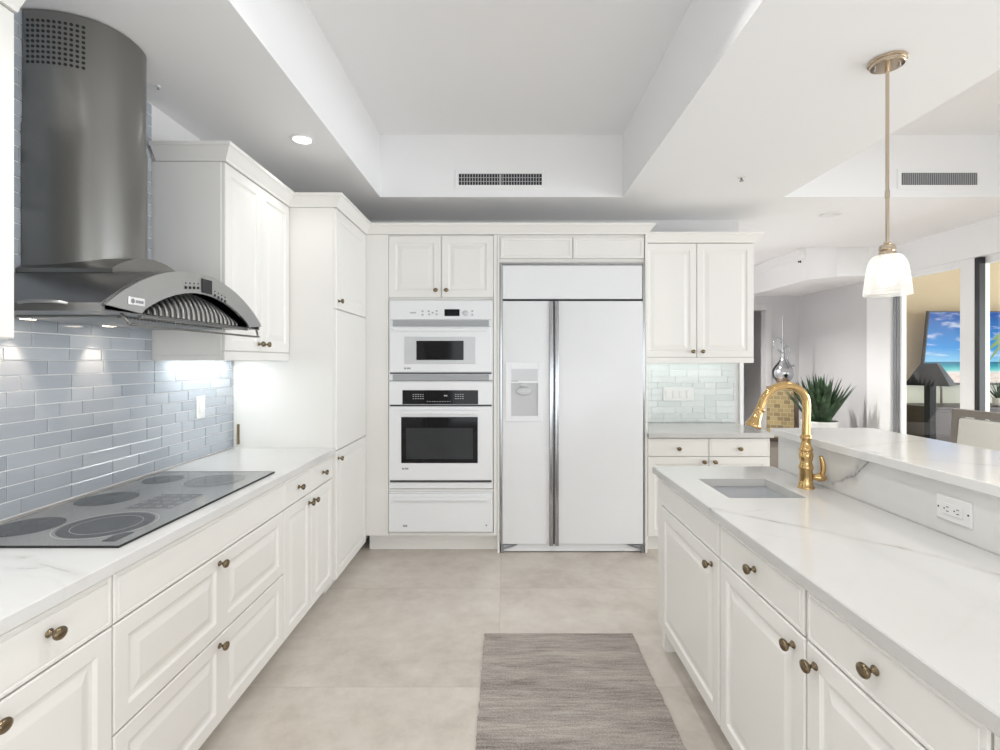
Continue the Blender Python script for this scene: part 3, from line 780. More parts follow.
for s in (-.05, .05): lathe(b, [(.003, 0), (.003, .0006), (0, .0006)], 10, (s, -.0061, 0), '-y')
obj('slot', b, M['dark'], r, local=True)
r = plate('light_switch', 'white vertical switch plate on the blue-grey tile wall', (WL + .0125, 2.71, 1.15), PI / 2, .072, .118, 'rocker')
b = B(); box(b, -.017, .017, -.010, -.0062, -.033, .033, .002, 1); obj('rocker', b, M['plastic'], r, local=True)
r = plate('wall_outlet', 'wide white outlet plate on the pale green tile beside the refrigerator', (1.475, YB - .0125, 1.117), 0, .26, .118, 'o')
for k, sx in enumerate((-.09, -.03, .03, .09)):
    b = B(); box(b, sx - .017, sx + .017, -.010, -.0062, -.033, .033, .002, 1); obj('insert', b, M['plastic'], r, local=True)

# ------------------------------------------------------------------ tile backsplashes (one tiled surface each)
def tiles(name, label, mapf, u0, u1, v0, v1, mat, rng, hole=None, row=.0525):
    r = thing(name, label, 'backsplash', mapf((u0 + u1) / 2, 0, v0))
    bm = B(); p, q = mapf(u0, 0, v0), mapf(u1, .006, v1)
    box(bm, min(p[0], q[0]), max(p[0], q[0]), min(p[1], q[1]), max(p[1], q[1]), v0, v1); obj('grout_bed', bm, M['grout'], r)
    bm = B(); v = v1; k = 0
    while v > v0 + .012:
        lo = max(v - row + .0042, v0 + .002); u = u0 - rng.choice((0, .05, .1, .15))
        while u < u1 - .01:
            L = rng.choice((.10, .15, .15, .20, .20, .25)); a = max(u + .002, u0 + .001); c = min(u + L - .002, u1 - .001)
            if c - a > .012:
                e = .0012; pts = []
                for d, i in ((.0062, 0), (.0092, 0), (.0105, e)):
                    pts.append([mapf(a + i, d, lo + i), mapf(c - i, d, lo + i), mapf(c - i, d, v - i), mapf(a + i, d, v - i)])
                ring_surface(bm, pts)
            u += L
        v -= row
    obj('tile_field', bm, mat, r)
tiles('backsplash', 'blue-grey glass tile backsplash behind the cooktop', lambda u, d, v: (WL + .001 + d, u, v), .76, 3.044, .8715, 1.60 - .2, M['tile_blue'], random.Random(3))
tiles('backsplash', 'blue-grey glass tile strip rising behind the range hood', lambda u, d, v: (WL + .001 + d, u, v), 1.35, 2.342, 1.402, 2.60, M['tile_blue'], random.Random(5))
tiles('backsplash', 'pale green glass tile backsplash beside the refrigerator', lambda u, d, v: (u, YB - .001 - d, v), 1.05, 1.965, .8715, 1.424, M['tile_green'], random.Random(11))
b = B()
box(b, -1.640, -1.624, 3.0435, 3.0495, .893, 1.015, .001, 1); tube(b, [(-1.632, 3.041, .893), (-1.632, 3.041, 1.015)], .005, 10)
tag(obj('hinge', b, M['brass']), 'small brass hinge low on the pantry side, at the end of the blue-grey tile', 'hinge')

# under-cabinet lights
def strip(label, loc, rz, L, m='led_bright'):
    r = thing('under_cabinet_light', label, 'light', loc, rz)
    bm = B(); box(bm, 0, L, -.03, .03, -.012, 0, .002, 1); obj('housing', bm, M['plastic'], r, local=True)
    bm = B(); box(bm, .01, L - .01, -.024, .024, -.015, -.0122); obj('diffuser', bm, M[m], r, local=True)
strip('slim light strip under the upper cabinet by the pantry', (-1.585, 2.44, 1.4245), PI / 2, .52)
strip('slim light strip under the upper cabinet beside the refrigerator', (1.16, 4.18, 1.4245), 0, .70, 'led')
strip('slim light strip under the upper cabinet before the range hood', (-1.585, .85, 1.4575), PI / 2, .42)

# ------------------------------------------------------------------ cooktop
zt = .8705
r = thing('cooktop', 'grey speckled glass cooktop with five burners set in the white worktop', 'cooktop', (-1.36, 1.89, zt))
b = B(); box(b, -1.622, -1.098, 1.417, 2.366, zt, zt + .006, .0015, 1); obj('glass_top', b, M['ceramic'], r)
b = B()
for (q0, q1, w0, w1) in ((-1.624, -1.6225, 1.415, 2.368), (-1.0975, -1.0955, 1.415, 2.368), (-1.6225, -1.0975, 1.415, 1.4165), (-1.6225, -1.0975, 2.3665, 2.368)): box(b, q0, q1, w0, w1, zt, zt + .0068)
obj('edge_trim', b, M['black'], r)
def disc(bm, x, y, r0, z, h=.0005, r_in=0.0, n=48):
    if r_in: 
        prof = [(r_in, 0), (r_in, h), (r0, h), (r0, 0)]
        loops = [[bm.verts.new((x + q * math.cos(2 * PI * i / n), y + q * math.sin(2 * PI * i / n), z + hh)) for i in range(n)] for q, hh in prof]; loops.append(loops[0])
        for a, c in zip(loops, loops[1:]):
            for i in range(n): bm.faces.new((a[i], a[(i + 1) % n], c[(i + 1) % n], c[i]))
    else: lathe(bm, [(r0, 0), (r0, h), (0, h)], n, (x, y, z))
zg = zt + .0061
for (x, y, R, m, rings2) in ((-1.515, 1.581, .095, 'burner', ()), (-1.515, 1.90, .098, 'burner', ()), (-1.275, 1.60, .125, 'burner', (.135, .092)), (-1.515, 2.21, .078, 'burner', ()), (-1.275, 2.19, .115, 'burner_pale', (.12, .08))):
    b = B(); disc(b, x, y, R, zg); o = obj('burner', b, M[m], r)
    for q in rings2:
        b = B(); disc(b, x, y, q + .0022, zg + .0006, .0003, q); obj('ring_line', b, M['ringline'], o)
b = B(); box(b, -1.35, -1.19, 1.775, 1.965, zg, zg + .0004); cp = obj('touch_control', b, M['burner_pale'], r)
b = B()
for i in range(4):
    for j in range(4): disc(b, -1.335 + i * .043, 1.80 + j * .047, .009, zg + .0005, .0003, .0065, 16)
obj('key_print', b, M['ringline'], cp)
b = B(); box(b, -1.175, -1.135, 1.45, 1.53, zg, zg + .0006); obj('badge', b, M['burner'], r)

# ------------------------------------------------------------------ range hood
HC = 1.895
r = thing('range_hood', 'stainless steel range hood with a rounded chimney and arched front', 'range hood', (WL + .02, HC, 1.52))
XH = -1.165                         # front face
WH = .460
def arc_z(y, half, base, rise):
    R = (half * half + rise * rise) / (2 * rise); return base - R + rise + math.sqrt(max(R * R - (y - HC) ** 2, 0))
# chimney: two telescoping rounded sections
def chimney(bm, z0, z1, hw, dep, n=44):
    pts = []
    for i in range(n + 1):
        a = PI * i / n; c, s = math.cos(a), math.sin(a); e = 2 / 2.4
        pts.append((WL + .014 + dep * abs(s) ** e, HC - hw * (abs(c) ** e) * (1 if c > 0 else -1)))
    lo = [bm.verts.new((x, y, z0)) for x, y in pts]; hi = [bm.verts.new((x, y, z1)) for x, y in pts]
    for i in range(n): bm.faces.new((lo[i], lo[i + 1], hi[i + 1], hi[i]))
    bm.faces.new((lo[0], lo[-1], hi[-1], hi[0])); bm.faces.new(lo); bm.faces.new(hi)
    return pts
b = B(); prof_pts = chimney(b, 1.722, 2.215, .187, .252); ch = obj('chimney_lower', b, M['steel'], r, 40)
b = B(); chimney(b, 2.2155, 2.606, .183, .248); cu = obj('chimney_upper', b, M['steel'], r, 40)
# perforations on the near flank of the upper section
b = B(); n = 400; cv = []
for i in range(n // 2):
    a = PI * i / n; c_, s_ = math.cos(a), math.sin(a); e = 2 / 2.4
    cv.append(Vector((WL + .014 + .248 * s_ ** e, HC - .183 * c_ ** e, 0)))
acc = [0.0]
for p, q in zip(cv, cv[1:]): acc.append(acc[-1] + (q - p).length)
for k in range(11):
    L_ = .018 + k * .0165
    i = max(j for j in range(len(acc)) if acc[j] <= L_); f = (L_ - acc[i]) / (acc[i + 1] - acc[i])
    p = cv[i].lerp(cv[i + 1], f); tg = (cv[i + 1] - cv[i]).normalized(); nr = Vector((tg.y, -tg.x, 0))
    for j in range(9):
        z = 2.568 - j * .0178
        t_ = bmesh.new(); lathe(t_, [(.0055, 0), (.0055, .0009), (0, .0009)], 10)
        m = Matrix((( tg.x, 0, nr.x, p.x), (tg.y, 0, nr.y, p.y), (0, 1, 0, z), (0, 0, 0, 1)))
        merge(b, t_, m)
obj('perforation', b, M['black'], cu)
# vaulted canopy
b = B(); N = 40; ys = [HC - WH + 2 * WH * i / N for i in range(N + 1)]
back = [b.verts.new((WL + .014, y, arc_z(y, WH, 1.568, .160))) for y in ys]; fr = [b.verts.new((XH + .004, y, arc_z(y, WH, 1.568, .160))) for y in ys]
for i in range(N): b.faces.new((back[i], back[i + 1], fr[i + 1], fr[i]))
back2 = [b.verts.new((WL + .014, y, arc_z(y, WH, 1.568, .160) - .012)) for y in ys]; fr2 = [b.verts.new((XH + .004, y, arc_z(y, WH, 1.568, .160) - .012)) for y in ys]
for i in range(N): b.faces.new((back2[i], fr2[i], fr2[i + 1], back2[i + 1]))
for a, c in ((back, back2), (fr, fr2)):
    for i in range(N): b.faces.new((a[i], c[i], c[i + 1], a[i + 1]))
b.faces.new((back[0], fr[0], fr2[0], back2[0])); b.faces.new((back[-1], back2[-1], fr2[-1], fr[-1]))
obj('canopy', b, M['steel_dark'], r, 40)
# small arched collar where the chimney meets the canopy
b = B(); cw = .205; ys = [HC - cw + 2 * cw * i / 20 for i in range(21)]
def cz(y): R = (cw * cw + .066 ** 2) / (2 * .066); return 1.715 - R + .066 + math.sqrt(R * R - (y - HC) ** 2)
prism(b, [(y, cz(y)) for y in ys] + [(HC + cw, 1.70), (HC - cw, 1.70)], lambda p: (WL + .016, p[0], p[1]), lambda p: (-1.33, p[0], p[1]))
obj('collar', b, M['steel'], r, 40)
# crescent fascia
b = B(); N = 48
oy = [HC - WH + 2 * WH * i / N for i in range(N + 1)]; ihw = .330
outer = [(y, arc_z(y, WH, 1.562, .166)) for y in oy]
iy_ = [HC + .015 - ihw + 2 * ihw * i / N for i in range(N + 1)]
def iz(y): R = (ihw ** 2 + .098 ** 2) / (2 * .098); return 1.556 - R + .098 + math.sqrt(max(R * R - (y - HC - .015) ** 2, 0))
inner = [(y, iz(y)) for y in iy_]
inner[0] = (inner[0][0], 1.550); inner[-1] = (inner[-1][0], 1.550)
vo = {}
for tagx, X in (('f', XH + .016), ('k', XH + .005)):
    vo['o' + tagx] = [b.verts.new((X, y, z)) for y, z in outer]; vo['i' + tagx] = [b.verts.new((X, y, z)) for y, z in inner]
for i in range(N):
    b.faces.new((vo['of'][i], vo['of'][i + 1], vo['if'][i + 1], vo['if'][i])); b.faces.new((vo['ok'][i], vo['ik'][i], vo['ik'][i + 1], vo['ok'][i + 1]))
    b.faces.new((vo['of'][i], vo['ok'][i], vo['ok'][i + 1], vo['of'][i + 1])); b.faces.new((vo['if'][i], vo['if'][i + 1], vo['ik'][i + 1], vo['ik'][i]))
for i in (0, -1): b.faces.new((vo['of'][i], vo['if'][i], vo['ik'][i], vo['ok'][i]))
fa = obj('fascia', b, M['steel_light'], r)
xf = XH + .0165
def fp(u, v):  # pixel to (y, z) on the fascia plane
    Y = -xf * 500 / (506 - u); return Y, 1.4 + (361 - v) * Y / 500
y0, zz = fp(201.7, 293); y1, z1 = fp(211.5, 276)
b = B(); box(b, xf, xf + .003, y0, y1, 1.658, 1.712, .0005, 1); obj('display', b, M['black'], fa)
b = B()
for i in range(4):
    yy = y0 - .022 - i * .024; lathe(b, [(.0055, 0), (.0055, .002), (0, .002)], 12, (xf, yy, 1.676 - abs(yy - HC) * .12), 'x')
    lathe(b, [(.003, 0), (.003, .001), (0, .001)], 10, (xf, yy, 1.692 - abs(yy - HC) * .12), 'x')
    yy = y1 + .022 + i * .024; lathe(b, [(.0055, 0), (.0055, .002), (0, .002)], 12, (xf, yy, 1.674 - abs(yy - HC) * .2), 'x')
    lathe(b, [(.003, 0), (.003, .001), (0, .001)], 10, (xf, yy, 1.690 - abs(yy - HC) * .2), 'x')
obj('button', b, M['black'], fa)
b = B(); box(b, xf, xf + .006, 1.517, 1.583, 1.572, 1.596, .002, 2); bp = obj('badge', b, plain('badge_white', rgb(222, 222, 222), .3), fa)
b = B()
disc_pts = B(); lathe(b, [(.0075, 0), (.0075, .0008), (0, .0008)], 16, (xf + .006, 1.531, 1.584), 'x')
disc_pts.free()
for i in range(5): box(b, xf + .006, xf + .0068, 1.543 + i * .0068, 1.548 + i * .0068, 1.579, 1.588)
obj('lettering', b, M['grey'], bp)
# underside pan with baffle filters and lamp lenses
b = B(); box(b, WL + .014, XH + .004, HC - WH + .01, HC + WH - .01, 1.545, 1.549); 
for yy in (HC - WH + .002, HC + WH - .012): box(b, WL + .014, XH + .004, yy, yy + .010, 1.545, 1.566)
pan = obj('base_pan', b, M['steel_dark'], r)
b = B(); box(b, XH - .004, XH + .012, HC - ihw + .02, HC + ihw + .01, 1.536, 1.5445, .002, 1); obj('front_bar', b, M['steel'], r)
b = B()
for k in range(2):
    for i in range(18):
        y = HC - .30 + k * .31 + i * .0165
        tube(b, smooth_path([(-1.56, y, 1.541), (-1.24, y, 1.541)], 2), .005, 6)
obj('baffle_filter', b, M['steel_light'], r)
# curved filter slats seen through the arch
b = B()
for i in range(19):
    y = HC - .255 + i * .030
    top = iz(y) - .004
    P = [(XH - .01, y, 1.552), (XH - .02, y + .004, 1.552 + (top - 1.552) * .5), (XH - .055, y - .004, top + .004), (XH - .14, y - .03, top + .016)]
    tube(b, smooth_path(P, 5), .0062, 8)
obj('arch_slat', b, M['steel_light'], r, 60)
b = B(); prev = None
for i in range(25):
    y = HC - .30 + i * .026; top = max(iz(y), 1.557) - .004
    P = smooth_path([(XH - .020, y, 1.551), (XH - .030, y, 1.552 + (top - 1.552) * .5), (XH - .064, y, top + .004), (XH - .15, y, top + .016)], 5)
    cur = [b.verts.new(q) for q in P] + [b.verts.new(q + Vector((-.003, 0, -.002))) for q in reversed(P)]
    if prev:
        for k in range(len(cur)): b.faces.new((prev[k], prev[(k + 1) % len(cur)], cur[(k + 1) % len(cur)], cur[k]))
    else: b.faces.new(cur)
    prev = cur
b.faces.new(prev)
obj('filter_sheet', b, M['steel'], r, 60)
b = B(); tube(b, smooth_path([(XH - .01, HC - .37, 1.545), (XH + .01, HC - .365, 1.520), (XH + .012, HC - .33, 1.512), (XH + .012, HC, 1.512), (XH + .012, HC + .40, 1.512), (XH + .012, HC + .425, 1.518), (XH + .004, HC + .43, 1.545)], 6), .0045, 8); obj('front_rail', b, M['steel'], r, 60)
b = B(); tube(b, smooth_path([(-1.40, HC - WH + .002, 1.568), (-1.36, HC - WH - .012, 1.570), (-1.29, HC - WH - .012, 1.570), (-1.26, HC - WH + .002, 1.566)], 5), .005, 8); obj('side_handle', b, M['steel_light'], r, 60)
for y in (1.665, 2.005):
    b = B(); lathe(b, [(.034, 0), (.034, .004), (.028, .005), (0, .005)], 24, (-1.585, y, 1.5448), '-z'); bz = obj('lamp_bezel', b, M['chrome'], r, 40)
    b = B(); lathe(b, [(.025, 0), (.025, .001), (0, .001)], 20, (-1.585, y, 1.5396), '-z'); obj('lamp_lens', b, M['halogen'], bz)
    d = bpy.data.lights.new('hood_lamp', 'SPOT'); d.energy = 3.6; d.color = (1, .80, .62); d.spot_size = 1.0; d.spot_blend = .5; d.shadow_soft_size = .02
    lo = bpy.data.objects.new('hood_lamp', d); COL.objects.link(lo); lo.location = (-1.585, y, 1.535); lo.rotation_euler = (0, math.radians(20), 0)

# ------------------------------------------------------------------ faucet
fx, fy = 1.252, 2.087
r = thing('faucet', 'polished gold gooseneck faucet with side lever on the island', 'faucet', (fx, fy, .8705))
b = B(); lathe(b, [(0, 0), (.032, 0), (.0325, .004), (.030, .008), (.0285, .011), (.026, .03), (.0245, .075), (.028, .082), (.028, .090), (.0255, .096), (.022, .108), (.0255, .122), (.028, .136), (.0265, .146), (.0225, .152), (.0265, .157), (.0275, .163), (.0235, .169), (.0185, .182), (.0175, .20), (.0215, .206), (.0225, .212), (.0195, .218), (.0175, .224), (0, .224)], 32, (fx, fy, .8705))
obj('body', b, M['gold'], r, 50)
path = [(fx, fy, 1.092), (fx + .002, fy, 1.16), (fx + .003, fy, 1.215), (fx - .008, fy - .001, 1.258), (fx - .042, fy - .003, 1.288), (fx - .092, fy - .006, 1.298), (fx - .142, fy - .010, 1.284), (fx - .178, fy - .013, 1.250), (fx - .198, fy - .016, 1.205)]
b = B(); tube(b, smooth_path(path, 8), .0162, 20); nk = obj('spout', b, M['gold'], r, 60)
d0 = (Vector(path[-1]) - Vector(path[-2])).normalized(); p = Vector(path[-1])
b = B(); tube(b, [p + d0 * q for q in (.0, .004, .008, .012, .02, .05, .07, .078, .084, .088)], [.0178, .021, .021, .0182, .0182, .022, .029, .031, .031, .028], 24); sp = obj('spray_head', b, M['gold'], r, 50)
b = B(); tube(b, [p + d0 * .0881, p + d0 * .0895], [.025, .024], 20); obj('aerator', b, M['grey'], sp)
b = B(); tube(b, [(fx + .022, fy - .004, .918), (fx + .040, fy - .006, .916), (fx + .046, fy - .006, .916), (fx + .052, fy - .007, .916), (fx + .070, fy - .008, .915), (fx + .078, fy - .009, .914)], [.013, .013, .018, .018, .016, .008], 18); hb = obj('lever_hub', b, M['gold'], r, 50)
b = B(); tube(b, smooth_path([(fx + .060, fy - .008, .920), (fx + .066, fy - .009, .945), (fx + .064, fy - .010, .975), (fx + .056, fy - .010, 1.004)], 5), [.006 + .0055 * math.sin(PI * min(1, (i + 2) / 18)) for i in range(16)], 14); obj('lever', b, M['gold'], hb, 60)

# ------------------------------------------------------------------ rug
b = B(); N = 60
X0r, X1r, Y0r, Y1r = -.110, .655, 1.0, 2.59
rng = random.Random(4)
lefts = []; 
for i in range(N + 1):
    y = Y0r + (Y1r - Y0r) * i / N
    lefts.append((X0r + rng.uniform(-.003, .003), X1r + rng.uniform(-.003, .003), y))
la = [[b.verts.new((x, y, z)) for z in (-.019, -.011)] for x, _, y in lefts]; rb = [[b.verts.new((x, y, z)) for z in (-.019, -.011)] for _, x, y in lefts]
for i in range(N):
    b.faces.new((la[i][1], rb[i][1], rb[i + 1][1], la[i + 1][1])); b.faces.new((la[i][0], la[i + 1][0], rb[i + 1][0], rb[i][0]))
    b.faces.new((la[i][0], la[i][1], la[i + 1][1], la[i + 1][0])); b.faces.new((rb[i][0], rb[i + 1][0], rb[i + 1][1], rb[i][1]))
for i in (0, N): b.faces.new((la[i][0], rb[i][0], rb[i][1], la[i][1]))
tag(obj('rug', b, M['rug']), 'grey-brown streaked woven runner rug on the tile floor', 'rug')

# ------------------------------------------------------------------ ceiling fittings
def vent(label, x0, x1, z0, z1, y, n, split):
    r = thing('air_vent', label, 'vent', ((x0 + x1) / 2, y, z0))
    t = .028; bm = B()
    L = [[bm.verts.new(p) for p in rect(x0 + i, x1 - i, z0 + i, z1 - i, yy)] for i, yy in ((0, y), (0, y - .006), (.003, y - .008), (t, y - .008), (t, y - .001))]
    for p, q in zip(L, L[1:]):
        for i in range(4): bm.faces.new((p[i], p[(i + 1) % 4], q[(i + 1) % 4], q[i]))
    obj('frame', bm, M['trimwhite'], r)
    bm = B(); box(bm, x0 + t, x1 - t, y - .0015, y - .0005, z0 + t, z1 - t); obj('backing', bm, M['dark'], r)
    bm = B(); w = x1 - x0 - 2 * t
    for i in range(1, n):
        xx = x0 + t + w * i / n; box(bm, xx - .0028, xx + .0028, y - .007, y - .002, z0 + t, z1 - t)
    if split: box(bm, (x0 + x1) / 2 - .008, (x0 + x1) / 2 + .008, y - .0078, y - .002, z0 + t, z1 - t)
    for k in (1, 2):
        if split: zz = z0 + t + (z1 - z0 - 2 * t) * k / 3; box(bm, x0 + t, x1 - t, y - .005, y - .002, zz - .002, zz + .002)
    obj('grille', bm, M['slot'], r)
vent('white ceiling vent with split dark grille in the kitchen tray', -.376, .292, 2.668, 2.808, 3.6895, 30, True)
vent('white ceiling vent with fine grey bars in the dining tray', 2.885, 3.50, 2.668, 2.815, 3.6895, 40, False)
def can(label, x, y, ZC=ZC, pw=16, soft=.05):
    r = thing('recessed_light', label, 'light', (x, y, ZC))
    bm = B(); lathe(bm, [(.060, -.001), (.060, -.006), (.052, -.009), (.046, -.006), (.046, -.002)], 32, (x, y, ZC)); obj('trim_ring', bm, M['trimwhite'], r, 40)
    bm = B(); lathe(bm, [(.044, -.0015), (.044, -.004), (0, -.005)], 28, (x, y, ZC)); obj('lens', bm, M['led_can'], r, 40)
    d = bpy.data.lights.new('can_lamp', 'SPOT'); d.energy = pw; d.spot_size = 2.3 if pw > 200 else 1.95; d.spot_blend = .7; d.shadow_soft_size = soft; d.color = (1, .985, .96)
    o = bpy.data.objects.new('can_lamp', d); COL.objects.link(o); o.location = (x, y, ZC - .02)
can('small round recessed light in the ceiling over the upper cabinets', -1.11, 2.725, ZC, 5)
can('added recessed fill light in the hall ceiling, unseen behind the upper cabinet', 2.45, 6.0, 2.67, 290)  # lamp added out of sight to lift the hall walls
for k_, (cx_, cy_) in enumerate(((-.45, .3), (.40, .3), (-.45, 1.7), (.40, 1.7))):  # added lamps out of frame, for more light on counters and floor
    can(('added recessed fill light over the left of the rug end, out of view', 'added recessed fill light over the right of the rug end, out of view', 'added recessed fill light on the cooktop side of the tray, out of view', 'added recessed fill light on the island side of the tray, out of view')[k_], cx_, cy_, ZT, (32, 34, 18, 42)[k_])
for k_, (cx_, cy_) in enumerate(((-1.11, .95), (1.45, .75), (2.45, 1.9))):  # further added lamps out of frame, filling counter, bar and dining side
    can(('added recessed fill light above the cooktop counter, out of view', 'added recessed fill light above the near end of the bar, out of view', 'added recessed fill light in the dining tray, out of view')[k_], cx_, cy_, ZT if k_ == 2 else ZC, (20, 14, 75)[k_], .22 if k_ == 2 else .05)
# ceiling speaker disc, sprinklers
b = B(); lathe(b, [(.085, 0), (.085, .006), (.075, .010), (.060, .011), (.055, .008), (0, .009)], 32, (2.68, 4.12, ZC - .0005), '-z'); tag(obj('ceiling_speaker', b, M['trimwhite'], smooth=40), 'flat white disc on the ceiling between the dining tray and the hall', 'speaker')
def sprinkler(label, x, y, z, k=1.0):
    r = thing('sprinkler', label, 'sprinkler', (x, y, z))
    bm = B(); lathe(bm, [(.024 * k, 0), (.024 * k, .003), (.016 * k, .006), (0, .006)], 20, (x, y, z - .0005), '-z'); obj('escutcheon', bm, M['plastic'], r, 40)
    bm = B(); lathe(bm, [(.007 * k, .006), (.007 * k, .006 + .016 * k), (.014 * k, .006 + .018 * k), (.014 * k, .006 + .020 * k), (0, .006 + .021 * k)], 14, (x, y, z - .0005), '-z'); obj('head', bm, M['grey'], r, 40)
sprinkler('tiny sprinkler head on the flat ceiling near the kitchen tray edge', 1.55, 3.29, ZC)
sprinkler('tiny sprinkler head on the ceiling above the range hood', -1.53, 2.20, ZC, .4)
b = B(); lathe(b, [(.014, 0), (.014, .004), (.006, .007), (.006, .02), (.012, .021), (.012, .024), (0, .025)], 14, (0, 0, 0), '-y'); b.transform(Matrix.Translation((3.3695, 5.72, 2.535)) @ Matrix.Rotation(-PI / 2, 4, 'Z'))
tag(obj('sprinkler', b, M['dark'], smooth=40), 'dark dot-like sprinkler on the side of the hall soffit beam', 'sprinkler')

# ------------------------------------------------------------------ pendant
pxx, pyy = 1.533, 2.01
r = thing('pendant_light', 'nickel rod pendant with ribbed glass bell shade above the bar', 'pendant light', (pxx, pyy, ZC))
b = B(); lathe(b, [(.060, 0), (.067, -.002), (.067, -.009), (.063, -.011), (.060, -.0115), (.060, -.022), (.057, -.025), (0, -.027)], 40, (pxx, pyy, ZC - .0005)); cn = obj('ceiling_canopy', b, M['nickel'], r, 40)
b = B()
for s in (-.038, .038): lathe(b, [(.005, 0), (.005, .010), (0, .012)], 12, (pxx + s, pyy - s * .4, ZC - .026), '-z')
obj('canopy_screw', b, M['chrome'], cn)
b = B(); tube(b, [(pxx, pyy, ZC - .026), (pxx, pyy, ZC - .05)], .0095, 14); tube(b, [(pxx, pyy, ZC - .05), (pxx, pyy, 1.87)], .0065, 14); tube(b, [(pxx, pyy, 2.055), (pxx, pyy, 2.085)], .0085, 14); obj('rod', b, M['nickel'], r, 40)
b = B(); lathe(b, [(0, 1.878), (.012, 1.878), (.014, 1.870), (.026, 1.864), (.029, 1.852), (.029, 1.846), (.024, 1.842), (.029, 1.838), (.031, 1.828), (.030, 1.822), (0, 1.822)], 28, (pxx, pyy, 0)); obj('socket_cap', b, M['nickel'], r, 40)
b = B(); zs = 1.832; prof = []
bell = [(.033, 1.826), (.045, 1.822), (.056, 1.810), (.064, 1.789), (.069, 1.762), (.073, 1.732), (.076, 1.702), (.0785, 1.680), (.079, 1.664)]
fine = []
for (r0, z0), (r1, z1) in zip(bell, bell[1:]):
    for k in range(5): fine.append((r0 + (r1 - r0) * k / 5, z0 + (z1 - z0) * k / 5))
fine.append(bell[-1])
SEG = 96
lp = []
for j, (rr_, z) in enumerate(fine):
    q = rr_ * (1 + (.022 if j % 2 else -.008))
    lp.append([b.verts.new((pxx + (q + (.0018 if i % 2 else 0)) * math.cos(2 * PI * i / SEG), pyy + (q + (.0018 if i % 2 else 0)) * math.sin(2 * PI * i / SEG), z)) for i in range(SEG)])
for a, c in zip(lp, lp[1:]):
    for i in range(SEG): b.faces.new((a[i], a[(i + 1) % SEG], c[(i + 1) % SEG], c[i]))
o = obj('glass_shade', b, M['shade_glass'], r, 60)
b = B(); lathe(b, [(0, 1.70), (.02, 1.704), (.031, 1.720), (.033, 1.738), (.026, 1.765), (.015, 1.79), (.014, 1.82), (0, 1.8215)], 24, (pxx, pyy, 0)); obj('bulb', b, M['bulb'], r, 40)

# ------------------------------------------------------------------ bar stool behind the bar
r = thing('bar_stool', 'cream upholstered bar stool with taupe wooden frame behind the bar', 'stool', (2.12, 2.35, 0))
def stool():
    y0, y1 = 2.11, 2.59
    pr = lambda s, z: (2.27 + (z - .70) * .10, s, z)
    bm = B()
    for s, tp in ((y0 + .02, y0 + .012), (y1 - .02, y1 - .012)):
        prism(bm, [(0, 0), (.04, 0), (.04, .035), (0, .035)], lambda p: (2.275 + p[0], s - .0175 + p[1], .70), lambda p: (2.315 + p[0], tp - .0175 + p[1], 1.13))
    prism(bm, [(0, 0), (.04, 0), (.04, .035), (0, .035)], lambda p: (2.312 + p[0], y0 - .005, 1.118 + p[1]), lambda p: (2.312 + p[0], y1 + .005, 1.118 + p[1]))
    prism(bm, [(0, 0), (.03, 0), (.03, .03), (0, .03)], lambda p: (2.283 + p[0], y0 + .03, .76 + p[1]), lambda p: (2.283 + p[0], y1 - .03, .76 + p[1]))
    fb = obj('back_frame', bm, M['taupe'], r)
    bm = B(); t_ = bmesh.new(); box(t_, -.022, .022, y0 + .040, y1 - .040, .795, 1.112, .012, 3)
    for v in t_.verts: v.co.x += 2.288 + (v.co.z - .70) * .093
    merge(bm, t_); obj('back_cushion', bm, M['linen'], r, 40)
    bm = B(); box(bm, 1.90, 2.35, y0 + .01, y1 - .01, .66, .70, .004); obj('seat_frame', bm, M['taupe'], r)
    bm = B(); box(bm, 1.895, 2.33, y0 + .005, y1 - .005, .701, .755, .02, 3); obj('seat', bm, M['linen'], r, 40)
    for lx in (1.92, 2.335):
        for ly in (y0 + .035, y1 - .035):
            bm = B(); dx = -.01 if lx < 2.1 else .03
            prism(bm, [(-.02, -.02), (.02, -.02), (.02, .02), (-.02, .02)], lambda p: (lx + dx + p[0] * .7, ly + p[1] * .7, -.019), lambda p: (lx + p[0], ly + p[1], .66)); obj('leg', bm, M['taupe'], r)
    bm = B(); box(bm, 1.905, 1.925, y0 + .05, y1 - .05, .20, .235, .003); obj('footrest', bm, M['taupe'], r)
stool()

